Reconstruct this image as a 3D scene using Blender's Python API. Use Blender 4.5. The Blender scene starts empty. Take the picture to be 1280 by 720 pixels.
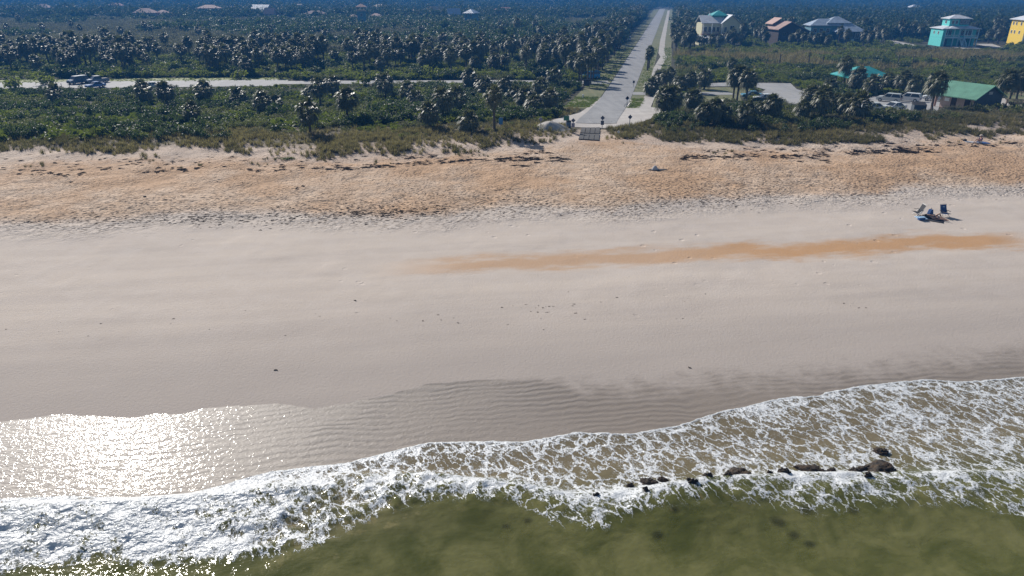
import bpy, bmesh, math, random
import numpy as np
from mathutils import Vector, Matrix, Euler

R = math.radians
random.seed(11)
rng = np.random.default_rng(5)
SC = bpy.context.scene
COL = SC.collection

# ------------------------------------------------------------------ camera, sky, sun, exposure
FPX = 853.3                      # focal length in pixels of the 1280 px wide photograph
CAM_H = 24.0
PITCH = math.atan(375.0 / FPX)   # horizon lies 15 px above the picture's top edge
cam_data = bpy.data.cameras.new('camera')
cam_data.sensor_width = 36.0
cam_data.lens = FPX / 1280 * 36.0
cam_data.clip_start = 0.5
cam_data.clip_end = 9000
cam = bpy.data.objects.new('camera', cam_data)
cam.location = (0, 0, CAM_H)
cam.rotation_euler = (math.pi / 2 - PITCH, 0, 0)
COL.objects.link(cam)
SC.camera = cam

SUN_AZ, SUN_EL = R(-36), R(34)   # ahead of the camera and to the left
world = bpy.data.worlds.new('World')
SC.world = world
world.use_nodes = True
wn = world.node_tree
sky_node = wn.nodes.new('ShaderNodeTexSky')
sky_node.sky_type = 'NISHITA'
sky_node.sun_disc = False
sky_node.sun_elevation = SUN_EL
sky_node.sun_rotation = SUN_AZ
sky_node.altitude = 10
sky_node.air_density = 1.0
sky_node.dust_density = 0.6
wn.nodes['Background'].inputs['Strength'].default_value = 0.068
wn.links.new(sky_node.outputs[0], wn.nodes['Background'].inputs['Color'])

sun_data = bpy.data.lights.new('sun', 'SUN')
sun_data.energy = 5.0
sun_data.angle = R(0.53)
sun_data.color = (1.0, 0.95, 0.88)
sun = bpy.data.objects.new('sun', sun_data)
SDIR = Vector((math.sin(SUN_AZ) * math.cos(SUN_EL), math.cos(SUN_AZ) * math.cos(SUN_EL), math.sin(SUN_EL)))
sun.rotation_euler = SDIR.to_track_quat('Z', 'Y').to_euler()
sun.location = (-60, 80, 90)
COL.objects.link(sun)

SC.view_settings.view_transform = 'Standard'
SC.view_settings.look = 'None'
SC.view_settings.exposure = 0.25
SC.view_settings.gamma = 1.0
SC.view_settings.use_curve_mapping = False
SC.render.engine = 'CYCLES'
SC.cycles.max_bounces = 6
SC.cycles.diffuse_bounces = 2
SC.cycles.glossy_bounces = 2
SC.cycles.transmission_bounces = 3
SC.cycles.volume_bounces = 0
SC.cycles.transparent_max_bounces = 8
SC.cycles.use_denoising = True
SC.cycles.sample_clamp_direct = 40
SC.cycles.sample_clamp_indirect = 4

# ------------------------------------------------------------------ ground shape and pixel helpers
COAST = R(8.0)                                      # the shoreline runs 8 degrees off the picture plane
CS, SN = math.cos(COAST), math.sin(COAST)
def to_st(x, y): return x * CS + y * SN, -x * SN + y * CS     # along the coast, inland
def to_xy(s, t): return s * CS - t * SN, s * SN + t * CS

_T = np.array([-400, 0, 12, 20, 26, 31, 38, 50, 62, 72, 78, 84, 92, 97, 103, 112, 128, 150, 175, 5000.])
_Z = np.array([-9, -2.6, -1.75, -1.0, -0.45, -0.02, 0.42, 1.05, 1.7, 2.3, 2.75, 3.1, 3.6, 4.05, 4.35, 3.9, 2.6, 1.45, 1.2, 1.2])

def vnoise(x, y, seed=0):
    x = np.asarray(x, float); y = np.asarray(y, float)
    xi = np.floor(x).astype(np.int64); yi = np.floor(y).astype(np.int64)
    fx = x - xi; fy = y - yi
    fx = fx * fx * (3 - 2 * fx); fy = fy * fy * (3 - 2 * fy)
    def h(a, b):
        n = (a * 374761393 + b * 668265263 + seed * 974634777) & 0xFFFFFFFF
        n = ((n ^ (n >> 13)) * 1274126177) & 0xFFFFFFFF
        return ((n ^ (n >> 16)) & 0xFFFF) / 65535.0
    a = h(xi, yi) * (1 - fx) + h(xi + 1, yi) * fx
    b = h(xi, yi + 1) * (1 - fx) + h(xi + 1, yi + 1) * fx
    return a * (1 - fy) + b * fy
def fbm(x, y, seed=0, o=4):
    r = 0; a = 0.5
    for k in range(o):
        r = r + a * vnoise(np.asarray(x) * 2 ** k, np.asarray(y) * 2 ** k, seed + k); a *= 0.5
    return r
def sstep(a, b, x):
    q = np.clip((np.asarray(x, float) - a) / (b - a), 0, 1)
    return q * q * (3 - 2 * q)

def hgs(s, t):
    z = np.interp(t, _T, _Z)
    w = sstep(70, 90, t) * (1 - sstep(104, 116, t))
    gap = np.exp(-((s - 27.5) / 6.5) ** 2)                       # the ramp cuts through the dune
    z = z + w * (1 - gap) * 0.9 * (fbm(s / 6.0, t / 5.0, 3, 3) - 0.45)
    z = z - gap * 0.5 * sstep(95, 101, t) * (1 - sstep(106, 118, t))
    w2 = sstep(30, 40, t) * (1 - sstep(80, 95, t))
    z = z + w2 * 0.18 * (fbm(s / 9.0, t / 5.0, 9, 2) - 0.4)
    return z
def hg(x, y):
    s, t = to_st(np.asarray(x, float), np.asarray(y, float))
    return hgs(s, t)

_K = np.geomspace(24, 6000, 420)
_cp, _sp = math.cos(PITCH), math.sin(PITCH)
def ray(px, py):
    a = (px - 640) / FPX; b = (py - 360) / FPX
    return a, _cp - _sp * b, -(_sp + _cp * b)
def at(px, py, dz=0.0):
    """where the line of sight through a photograph pixel meets the ground (raised by dz)"""
    a, dy, dzr = ray(px, py); K = _K
    for _ in range(2):
        x = a * K; y = dy * K; z = CAM_H + dzr * K
        g = hg(x, y) + dz
        below = z <= g
        i = int(np.argmax(below)) if below.any() else len(K) - 1
        i = max(i, 1)
        d0 = z[i - 1] - g[i - 1]; d1 = z[i] - g[i]
        f = d0 / (d0 - d1) if d0 != d1 else 0
        k = K[i - 1] + (K[i] - K[i - 1]) * f
        K = np.linspace(K[i - 1], K[i], 24)
    return Vector((a * k, dy * k, float(hg(a * k, dy * k))))
def mpp(p):                       # metres that one photograph pixel spans at a place
    return (p.y * _cp + (CAM_H - p.z) * _sp) / FPX
def line_t(pts):
    q = [at(*p) for p in pts]
    st = sorted(to_st(v.x, v.y) for v in q)
    S = np.array([v[0] for v in st]); T = np.array([v[1] for v in st])
    return lambda s: np.interp(s, S, T)

# ------------------------------------------------------------------ mesh helpers
class MB:
    def __init__(s): s.v = []; s.f = []; s.m = []
    def add(s, vs, fs, m=0):
        o = len(s.v); s.v += [tuple(v) for v in vs]; s.f += [tuple(i + o for i in f) for f in fs]; s.m += [m] * len(fs); return s
    def box(s, x0, x1, y0, y1, z0, z1, m=0):
        return s.add([(x0,y0,z0),(x1,y0,z0),(x1,y1,z0),(x0,y1,z0),(x0,y0,z1),(x1,y0,z1),(x1,y1,z1),(x0,y1,z1)],
                     [(0,3,2,1),(4,5,6,7),(0,1,5,4),(1,2,6,5),(2,3,7,6),(3,0,4,7)], m)
    def prism(s, poly, axis, a, b, m=0):
        """closed polygon in the plane across an axis, run from a to b along that axis"""
        def P(u, w, q): return {'x': (q, u, w), 'y': (u, q, w), 'z': (u, w, q)}[axis]
        n = len(poly)
        vs = [P(u, w, a) for u, w in poly] + [P(u, w, b) for u, w in poly]
        fs = [tuple(range(n))[::-1], tuple(range(n, 2 * n))] + [(i, (i + 1) % n, n + (i + 1) % n, n + i) for i in range(n)]
        return s.add(vs, fs, m)
    def tube(s, pts, rad, n=7, m=0, cap=True):
        pts = [Vector(p) for p in pts]
        rads = rad if isinstance(rad, (list, tuple)) else [rad] * len(pts)
        vs = []
        for i, p in enumerate(pts):
            d = (pts[min(i + 1, len(pts) - 1)] - pts[max(i - 1, 0)])
            d = d.normalized() if d.length > 1e-9 else Vector((0, 0, 1))
            u = d.cross(Vector((0, 0, 1)) if abs(d.z) < 0.9 else Vector((1, 0, 0))).normalized(); w = d.cross(u)
            for k in range(n):
                a = 2 * math.pi * k / n
                vs.append(p + (u * math.cos(a) + w * math.sin(a)) * rads[i])
        fs = []
        for i in range(len(pts) - 1):
            for k in range(n):
                fs.append((i*n+k, i*n+(k+1)%n, (i+1)*n+(k+1)%n, (i+1)*n+k))
        if cap: fs += [tuple(range(n))[::-1], tuple(range((len(pts)-1)*n, len(pts)*n))]
        return s.add(vs, fs, m)
    def mesh(s, name, mats):
        me = bpy.data.meshes.new(name)
        me.from_pydata(s.v, [], s.f)
        mats = mats if isinstance(mats, (list, tuple)) else [mats]
        for m in mats: me.materials.append(m)
        if len(mats) > 1: me.polygons.foreach_set('material_index', s.m)
        bm = bmesh.new(); bm.from_mesh(me); bmesh.ops.recalc_face_normals(bm, faces=bm.faces); bm.to_mesh(me); bm.free()
        me.update(); return me
    def build(s, name, mats, parent=None, smooth=False, bevel=0):
        me = s.mesh(name, mats)
        return link(name, me, parent, smooth, bevel)
def link(name, me, parent=None, smooth=False, bevel=0):
    o = bpy.data.objects.new(name, me); COL.objects.link(o)
    if parent: o.parent = parent
    if smooth: me.polygons.foreach_set('use_smooth', [True] * len(me.polygons))
    if bevel:
        b = o.modifiers.new('bevel', 'BEVEL'); b.width = bevel; b.segments = 2; b.limit_method = 'ANGLE'
    return o
def empty(name, loc, rz=0):
    o = bpy.data.objects.new(name, None); o.empty_display_size = 0.3; COL.objects.link(o)
    o.location = loc; o.rotation_euler = (0, 0, rz); return o
def tag(o, label, cat=None, group=None, kind=None):
    o['label'] = label
    if cat: o['category'] = cat
    if group: o['group'] = group
    if kind: o['kind'] = kind
    return o
def struct(o): o['kind'] = 'structure'; return o

# ------------------------------------------------------------------ materials
class NT:
    """tiny wrapper for node trees"""
    def __init__(s, name):
        s.mat = bpy.data.materials.new(name); s.mat.use_nodes = True
        s.t = s.mat.node_tree; s.t.nodes.clear(); s.out = s.n('OutputMaterial')
    def n(s, kind, **kw):
        nd = s.t.nodes.new('ShaderNode' + kind)
        for k, v in kw.items():
            if k.startswith('i_'): s.put(nd.inputs[k[2:].replace('_', ' ')], v)
            else: setattr(nd, k, v)
        return nd
    def put(s, sock, v):
        if hasattr(v, 'is_output'): s.t.links.new(v, sock)
        elif isinstance(v, (tuple, list)) and sock.type == 'RGBA' and len(v) == 3: sock.default_value = (*v, 1)
        else: sock.default_value = v
    def math(s, op, a, b=0.0, c=0.0, clamp=False):
        nd = s.n('Math', operation=op); nd.use_clamp = clamp
        s.put(nd.inputs[0], a); s.put(nd.inputs[1], b); s.put(nd.inputs[2], c); return nd.outputs[0]
    def mix(s, f, a, b, mode='MIX'):
        nd = s.n('Mix', data_type='RGBA', blend_type=mode)
        s.put(nd.inputs[0], f); s.put(nd.inputs[6], a); s.put(nd.inputs[7], b); return nd.outputs[2]
    def ss(s, x, a, b, lo=0.0, hi=1.0):
        nd = s.n('MapRange', interpolation_type='SMOOTHSTEP')
        s.put(nd.inputs[0], x); s.put(nd.inputs[1], a); s.put(nd.inputs[2], b); s.put(nd.inputs[3], lo); s.put(nd.inputs[4], hi); return nd.outputs[0]
    def noise(s, vec, scale, detail=4, rough=0.55, dist=0.0, color=False):
        nd = s.n('TexNoise'); s.put(nd.inputs['Vector'], vec); nd.inputs['Scale'].default_value = scale
        nd.inputs['Detail'].default_value = detail; nd.inputs['Roughness'].default_value = rough; nd.inputs['Distortion'].default_value = dist
        return nd.outputs[1 if color else 0]
    def voro(s, vec, scale, feature='DISTANCE_TO_EDGE', rnd=1.0):
        nd = s.n('TexVoronoi', feature=feature); s.put(nd.inputs['Vector'], vec); nd.inputs['Scale'].default_value = scale
        nd.inputs['Randomness'].default_value = rnd; return nd.outputs['Distance']
    def coord(s, which='Object'): return s.n('TexCoord').outputs[which]
    def mapv(s, vec, scale=(1, 1, 1), rot=(0, 0, 0)):
        nd = s.n('Mapping'); s.put(nd.inputs[0], vec); nd.inputs['Scale'].default_value = scale; nd.inputs['Rotation'].default_value = rot; return nd.outputs[0]
    def attr(s, name, out='Fac'): return s.n('Attribute', attribute_name=name).outputs[out]
    def vadd(s, a, b):
        nd = s.n('VectorMath', operation='ADD'); s.put(nd.inputs[0], a); s.put(nd.inputs[1], b); return nd.outputs[0]
    def vscale(s, a, k):
        nd = s.n('VectorMath', operation='SCALE'); s.put(nd.inputs[0], a); s.put(nd.inputs['Scale'], k); return nd.outputs[0]
    def bump(s, h, strength=0.5, dist=0.05, normal=None):
        nd = s.n('Bump'); s.put(nd.inputs['Height'], h); s.put(nd.inputs['Strength'], strength); s.put(nd.inputs['Distance'], dist)
        if normal is not None: s.put(nd.inputs['Normal'], normal)
        return nd.outputs[0]
    def finish(s, shader):
        s.t.links.new(shader, s.out.inputs['Surface']); return s.mat

def paint(name, col, rough=0.6, var=0.18, scale=2.0, metal=0.0, spec=0.5, bump=0.0):
    t = NT(name); co = t.coord()
    n1 = t.noise(co, scale, 5, 0.6); n2 = t.noise(co, scale * 9, 3)
    f = t.math('ADD', t.math('MULTIPLY', n1, 0.7), t.math('MULTIPLY', n2, 0.3))
    dark = tuple(c * (1 - var) for c in col); light = tuple(min(1, c * (1 + var)) for c in col)
    c = t.mix(t.ss(f, 0.3, 0.7), dark, light)
    p = t.n('BsdfPrincipled'); t.put(p.inputs['Base Color'], c); p.inputs['Roughness'].default_value = rough
    p.inputs['Metallic'].default_value = metal; p.inputs['Specular IOR Level'].default_value = spec
    if bump: t.put(p.inputs['Normal'], t.bump(f, bump, 0.02))
    return t.finish(p.outputs[0])

def leaf_mat(name, cols, rough=0.45, trans=0.35, spec=0.5, glow=(0.13, 0.19, 0.03)):
    """foliage: colour varies from plant to plant and from leaf to leaf"""
    t = NT(name)
    rnd = t.n('ObjectInfo').outputs['Random']
    isl = t.n('NewGeometry').outputs['Random Per Island']
    ramp = t.n('ValToRGB'); e = ramp.color_ramp.elements
    e[0].position = 0.0; e[0].color = (*cols[0], 1); e[1].position = 1.0; e[1].color = (*cols[-1], 1)
    for i, c in enumerate(cols[1:-1]):
        k = e.new((i + 1) / (len(cols) - 1)); k.color = (*c, 1)
    t.put(ramp.inputs[0], t.math('ADD', t.math('MULTIPLY', rnd, 0.65), t.math('MULTIPLY', isl, 0.35)))
    c = ramp.outputs[0]
    p = t.n('BsdfPrincipled'); t.put(p.inputs['Base Color'], c); p.inputs['Roughness'].default_value = rough
    p.inputs['Specular IOR Level'].default_value = spec
    tr = t.n('BsdfTranslucent'); t.put(tr.inputs['Color'], t.mix(0.6, t.mix(1.0, c, (1.6, 1.9, 0.9), 'MULTIPLY'), glow))
    m = t.n('MixShader'); m.inputs[0].default_value = trans
    t.put(m.inputs[1], p.outputs[0]); t.put(m.inputs[2], tr.outputs[0])
    return t.finish(m.outputs[0])

M = {}
M['palm'] = leaf_mat('palm_frond', [(0.065,0.07,0.035),(0.095,0.098,0.05),(0.14,0.135,0.08)], 0.5, 0.25, 0.5, (0.12, 0.13, 0.06))
M['palmdead'] = leaf_mat('palm_dry_frond', [(0.13,0.10,0.06),(0.20,0.16,0.10)], 0.7, 0.2)
M['palmetto'] = leaf_mat('palmetto_frond', [(0.05,0.075,0.018),(0.07,0.10,0.024),(0.11,0.13,0.035)], 0.45, 0.4, 0.5, (0.16, 0.18, 0.03))
M['shrub_g'] = leaf_mat('scrub_leaf_green', [(0.05,0.07,0.015),(0.08,0.105,0.022),(0.13,0.155,0.035)], 0.6, 0.48, 0.3, (0.20, 0.22, 0.03))
M['shrub_o'] = leaf_mat('scrub_leaf_olive', [(0.06,0.07,0.028),(0.09,0.10,0.04),(0.13,0.13,0.065)], 0.6, 0.45, 0.3, (0.15, 0.16, 0.05))
M['shrub_d'] = leaf_mat('scrub_leaf_dark', [(0.035,0.05,0.017),(0.05,0.065,0.023),(0.07,0.085,0.032)], 0.55, 0.35, 0.35, (0.07, 0.11, 0.03))
M['shrub_grey'] = leaf_mat('scrub_leaf_grey', [(0.10,0.10,0.075),(0.14,0.135,0.105),(0.19,0.175,0.14)], 0.7, 0.35, 0.2, (0.14, 0.13, 0.09))
M['forest'] = leaf_mat('forest_leaf', [(0.03,0.05,0.028),(0.042,0.06,0.032),(0.065,0.075,0.042)], 0.65, 0.3, 0.25, (0.06, 0.09, 0.04))
M['grass_dry'] = leaf_mat('dune_grass_blade', [(0.13,0.105,0.065),(0.19,0.15,0.095),(0.26,0.205,0.14)], 0.7, 0.45, 0.2, (0.2, 0.17, 0.08))
M['grass_olive'] = leaf_mat('dune_grass_olive_blade', [(0.075,0.07,0.036),(0.115,0.10,0.055),(0.16,0.135,0.08)], 0.7, 0.4, 0.2, (0.15, 0.13, 0.06))
M['grass_lawn'] = leaf_mat('lawn_blade', [(0.09,0.11,0.03),(0.13,0.15,0.04),(0.17,0.17,0.06)], 0.6, 0.4)
M['trunk'] = paint('palm_bark', (0.10,0.08,0.065), 0.85, 0.35, 6, bump=0.6)
M['bark'] = paint('shrub_bark', (0.11,0.09,0.07), 0.85, 0.3, 8)
M['wrack'] = leaf_mat('dried_seaweed', [(0.018,0.012,0.008),(0.032,0.022,0.015),(0.06,0.043,0.03)], 0.95, 0.03, 0.05, (0.03, 0.02, 0.01))
M['white'] = paint('white_paint', (0.78,0.78,0.77), 0.5, 0.06)
M['glass'] = paint('window_glass', (0.02,0.026,0.034), 0.08, 0.2, spec=0.8)
M['steel'] = paint('galvanised_steel', (0.38,0.39,0.40), 0.45, 0.15, 6, metal=0.6)
M['black'] = paint('black_rubber', (0.018,0.018,0.02), 0.8, 0.2, 6)
M['wood'] = paint('weathered_timber', (0.17,0.13,0.10), 0.8, 0.3, 8)

# ------------------------------------------------------------------ traced shore lines (coast coordinates)
L1 = line_t([(-200,536),(0,528),(74,519),(167,524),(194,517),(218,521),(253,511),(350,505),(393,511),(440,503),(478,496),(536,480),(614,475),(680,474),(731,482),(789,481),(850,475),(1005,467),(1122,455),(1280,438),(1500,420)])
L2 = line_t([(-200,632),(0,623),(90,620),(160,624),(233,622),(290,603),(334,590),(400,582),(430,579),(478,567),(536,553),(600,551),(653,552),(690,546),(719,540),(789,542),(850,531),(900,514),(945,505),(982,496),(1022,495),(1030,491),(1083,481),(1157,474),(1200,477),(1280,471),(1500,455)])
L3 = line_t([(-200,650),(0,646),(150,640),(300,622),(430,603),(520,604),(590,612),(650,618),(720,636),(800,630),(870,619),(940,612),(1000,608),(1100,609),(1200,609),(1280,611),(1500,622)])
L4 = line_t([(-200,735),(0,716),(60,708),(120,700),(200,706),(330,698),(400,684),(450,656),(500,636),(560,624),(640,630),(690,662),(750,668),(800,642),(870,626),(940,640),(1010,652),(1100,640),(1200,640),(1280,662),(1500,690)])
LB = line_t([(-250,284),(0,279),(130,277),(250,264),(330,266),(480,271),(560,268),(640,257),(760,262),(850,250),(960,245),(1100,243),(1130,233),(1280,232),(1500,226)])
LV = line_t([(-250,196),(0,191),(100,189),(300,187),(400,191),(500,186),(560,181),(640,180),(700,172),(730,169),(760,168),(800,171),(860,180),(950,176),(1050,178),(1150,166),(1280,160),(1500,152)])
LO = line_t([(400,340),(520,333),(620,328),(700,327),(760,322),(850,318),(950,312),(1050,310),(1150,302),(1270,300),(1500,294)])
s_or0, s_or1 = to_st(*at(520, 332)[:2])[0], to_st(*at(1262, 300)[:2])[0]

def grid_mesh(name, S, T, zfun, attrs, mat):
    SS, TT = np.meshgrid(S, T)
    Z = zfun(SS, TT)
    n, m = SS.shape
    co = np.stack([SS, TT, Z], -1).reshape(-1, 3)
    idx = np.arange(n * m).reshape(n, m)
    q = np.stack([idx[:-1, :-1], idx[:-1, 1:], idx[1:, 1:], idx[1:, :-1]], -1).reshape(-1, 4)
    me = bpy.data.meshes.new(name)
    me.vertices.add(len(co)); me.vertices.foreach_set('co', co.ravel())
    me.loops.add(q.size); me.loops.foreach_set('vertex_index', q.ravel().astype(np.int32))
    me.polygons.add(len(q)); me.polygons.foreach_set('loop_start', np.arange(0, q.size, 4, dtype=np.int32))
    me.polygons.foreach_set('use_smooth', np.ones(len(q), bool))
    me.update(calc_edges=True)
    for k, v in attrs(SS, TT, Z).items():
        if v.ndim == 3:
            a = me.attributes.new(k, 'FLOAT_VECTOR', 'POINT'); a.data.foreach_set('vector', v.reshape(-1).astype(np.float32))
        else:
            a = me.attributes.new(k, 'FLOAT', 'POINT'); a.data.foreach_set('value', v.ravel().astype(np.float32))
    me.materials.append(mat)
    o = bpy.data.objects.new(name, me); COL.objects.link(o)
    o.rotation_euler = (0, 0, COAST)
    return o

# ------------------------------------------------------------------ ground
def ground_material():
    t = NT('beach_and_soil'); co = t.coord()
    dW, dB, dO, dV, so = (t.attr(k) for k in ('dW', 'dB', 'dO', 'dV', 'soft'))
    big = t.noise(co, 0.07, 4); mid = t.noise(co, 0.5, 5, 0.6); fine = t.noise(co, 5.0, 5, 0.65)
    strk = t.noise(t.mapv(co, (0.05, 0.55, 1)), 1.0, 5, 0.6)                  # long streaks along the shore
    pale = t.mix(t.ss(strk, 0.3, 0.7), (0.475, 0.41, 0.36), (0.54, 0.465, 0.40))
    pale = t.mix(t.ss(mid, 0.35, 0.75, 0, 0.5), pale, (0.56, 0.495, 0.445))
    tan = t.mix(t.ss(mid, 0.3, 0.7), (0.48, 0.335, 0.225), (0.54, 0.41, 0.305))
    tan = t.mix(t.ss(big, 0.45, 0.62, 0, 0.75), tan, (0.45, 0.28, 0.16))
    up = t.math('ADD', dB, t.math('MULTIPLY', t.math('SUBTRACT', mid, 0.5), 5.0))
    sand = t.mix(t.ss(up, -1.2, 2.0), pale, tan)
    # higher up the beach pales again below the dune foot
    topb = t.math('ADD', dV, t.math('MULTIPLY', t.math('SUBTRACT', mid, 0.5), 8.0))
    sand = t.mix(t.ss(topb, -7.0, -1.0, 0, 0.7), sand, (0.50, 0.42, 0.36))
    # orange shell-sand stain
    oo = t.math('ADD', dO, t.math('MULTIPLY', t.math('SUBTRACT', t.noise(t.mapv(co, (0.16, 0.5, 1)), 1.0, 6, 0.65), 0.5), 6.5))
    st = t.math('MULTIPLY', t.ss(t.math('ABSOLUTE', oo), 0.5, 2.6, 1, 0), t.attr('stain'))
    sand = t.mix(t.math('MULTIPLY', st, t.math('ADD', 0.7, t.math('MULTIPLY', fine, 0.5))), sand, (0.46, 0.265, 0.13))
    # damp sand towards the water, wet sand under the last wave's film
    dw = t.math('ADD', dW, t.math('MULTIPLY', t.math('SUBTRACT', strk, 0.5), 5.0))
    sand = t.mix(t.ss(dw, 0.0, 17.0, 0.85, 0.0), sand, (0.36, 0.315, 0.285))
    edge = t.math('ADD', dW, t.math('MULTIPLY', t.math('SUBTRACT', t.noise(co, 0.9, 5, 0.6), 0.5), t.math('ADD', 0.5, t.math('MULTIPLY', so, 5.0))))
    wet = t.ss(edge, t.math('MULTIPLY', so, -2.5), t.math('ADD', 0.12, t.math('MULTIPLY', so, 1.5)), 1, 0)
    # ripple marks, with a darker colour along the bands
    rip_co = t.vadd(t.mapv(co, (0.22, 1.0, 1)), t.vscale(t.noise(co, 0.25, 3, color=True), 1.6))
    wv = t.n('TexWave', wave_type='BANDS', bands_direction='Y', wave_profile='SIN')
    t.put(wv.inputs['Vector'], rip_co); wv.inputs['Scale'].default_value = 0.62; wv.inputs['Distortion'].default_value = 3.0
    wv.inputs['Detail'].default_value = 3; wv.inputs['Detail Scale'].default_value = 1.2
    rip = wv.outputs['Fac']
    ripzone = t.math('MULTIPLY', t.math('MULTIPLY', t.ss(edge, -8.0, -1.0, 0.25, 1.0), t.attr('ripple')), t.ss(t.noise(co, 0.12, 3), 0.35, 0.6, 0.25, 1.0))
    wetcol = t.mix(t.math('MULTIPLY', rip, ripzone), (0.26, 0.218, 0.18), (0.19, 0.16, 0.135))
    wetcol = t.mix(t.ss(t.attr('dF'), -1.2, -0.2, 1.0, 0.0), wetcol, (0.47, 0.365, 0.235))
    sand = t.mix(wet, sand, wetcol)
    # behind the dune toe: bare sand gives way to leaf litter, then dark soil
    veg = t.math('ADD', dV, t.math('MULTIPLY', t.math('SUBTRACT', t.noise(co, 0.35, 5, 0.65), 0.5), 9.0))
    soil = t.mix(t.ss(t.noise(co, 0.9, 5, 0.7), 0.35, 0.65), (0.075, 0.066, 0.042), (0.20, 0.165, 0.11))
    soil = t.mix(t.ss(veg, 10.0, 26.0), soil, (0.045, 0.045, 0.026))
    sand = t.mix(t.ss(veg, 0.5, 5.0), sand, soil)
    # fine grain everywhere
    sand = t.mix(t.ss(t.noise(co, 38, 3, 0.7), 0.3, 0.7, 0.0, 0.16), sand, (0.12, 0.10, 0.08))
    # trampled sand: overlapping footprints
    warp = t.vadd(co, t.vscale(t.noise(co, 1.3, 3, color=True), 0.55))
    pit = t.ss(t.voro(t.mapv(warp, (1.0, 1.55, 1)), 1.75, 'F1'), 0.05, 0.42, 0.0, 1.0)
    pit2 = t.ss(t.voro(t.mapv(warp, (1.0, 1.4, 1)), 3.9, 'F1'), 0.05, 0.40, 0.0, 1.0)
    tz = t.math('MULTIPLY', t.ss(up, -6.0, 1.5), t.ss(up, 13.0, 26.0, 1.0, 0.45))
    tz = t.math('MULTIPLY', tz, t.ss(t.noise(co, 0.22, 4), 0.3, 0.62, 0.25, 1.0))
    tramp = t.math('ADD', t.math('MULTIPLY', pit, 0.7), t.math('MULTIPLY', pit2, 0.4))
    h = t.math('MULTIPLY', tramp, tz)
    sparse = t.ss(t.voro(warp, 0.55, 'F1'), 0.06, 0.16, 0.0, 1.0)
    h = t.math('ADD', h, t.math('MULTIPLY', sparse, t.math('MULTIPLY', t.ss(dW, 3, 16, 0.0, 0.16), t.ss(t.noise(co, 0.09, 3), 0.48, 0.62))))
    h = t.math('ADD', h, t.math('MULTIPLY', fine, 0.10))
    # pits painted dark: footprint shading put into the colour, mixed with seaweed crumbs
    pd = t.math('MULTIPLY', t.ss(t.voro(t.mapv(warp, (1.0, 1.7, 1)), 1.75, 'F1'), 0.18, 0.48, 1.0, 0.0), t.math('MULTIPLY', t.ss(up, -5.5, -0.5), t.ss(up, 3.0, 11.0, 1.0, 0.30)))
    pd = t.math('MULTIPLY', pd, t.ss(t.noise(co, 0.10, 3), 0.36, 0.54, 0.4, 1.0))
    sand = t.mix(t.math('MULTIPLY', pd, 1.0), sand, (0.075, 0.052, 0.036))
    # tyre lines and rills along the lower beach
    bn = t.bump(h, 1.0, 0.32)
    hw = t.math('ADD', t.math('MULTIPLY', t.math('MULTIPLY', rip, ripzone), 1.0), t.math('MULTIPLY', t.noise(t.mapv(co, (1, 1.5, 1)), 3.0, 2, 0.55, 0.8), t.math('SUBTRACT', 2.3, t.math('MULTIPLY', t.attr('ripple'), 1.2))))
    bw = t.bump(hw, 0.5, 0.05)
    p = t.n('BsdfPrincipled'); t.put(p.inputs['Base Color'], sand)
    t.put(p.inputs['Roughness'], 0.92); p.inputs['Specular IOR Level'].default_value = 0.2; t.put(p.inputs['Normal'], bn)
    q = t.n('BsdfPrincipled'); t.put(q.inputs['Base Color'], sand)
    t.put(q.inputs['Roughness'], 0.55); q.inputs['Specular IOR Level'].default_value = 0.35
    q.inputs['Coat Weight'].default_value = 0.8; q.inputs['Coat Roughness'].default_value = 0.07; q.inputs['Coat IOR'].default_value = 1.33
    t.put(q.inputs['Coat Normal'], bw); t.put(q.inputs['Normal'], bw)
    m = t.n('MixShader'); t.put(m.inputs[0], t.math('MULTIPLY', wet, t.math('SUBTRACT', 1.0, t.math('MULTIPLY', so, 0.45)))); t.put(m.inputs[1], p.outputs[0]); t.put(m.inputs[2], q.outputs[0])
    return t.finish(m.outputs[0])

def g_attrs(S, T, Z):
    return dict(dF=T - L2(S), dW=T - L1(S), dB=T - LB(S), dO=T - LO(S), dV=T - LV(S),
                stain=sstep(s_or0 - 5, s_or0 + 6, S) * (1 - sstep(s_or1 - 2, s_or1 + 4, S)) * (0.75 + 0.25 * sstep(20, 34, S)),
                soft=sstep(4, 14, S), ripple=0.35 + 0.65 * sstep(-22, -8, S))
Sg = np.concatenate([-np.geomspace(3600, 121, 34), np.linspace(-120, 140, 521), np.geomspace(141, 3600, 34)])
Tg = np.concatenate([-np.geomspace(500, 1, 14), np.linspace(2, 24, 23), np.linspace(24.3, 112, 293), np.linspace(113, 182, 70), np.geomspace(186, 4200, 46)])
ground = grid_mesh('ground', Sg, Tg, hgs, g_attrs, ground_material())
struct(ground); ground['label'] = 'sandy beach rising to the dune and scrubland'

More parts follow.
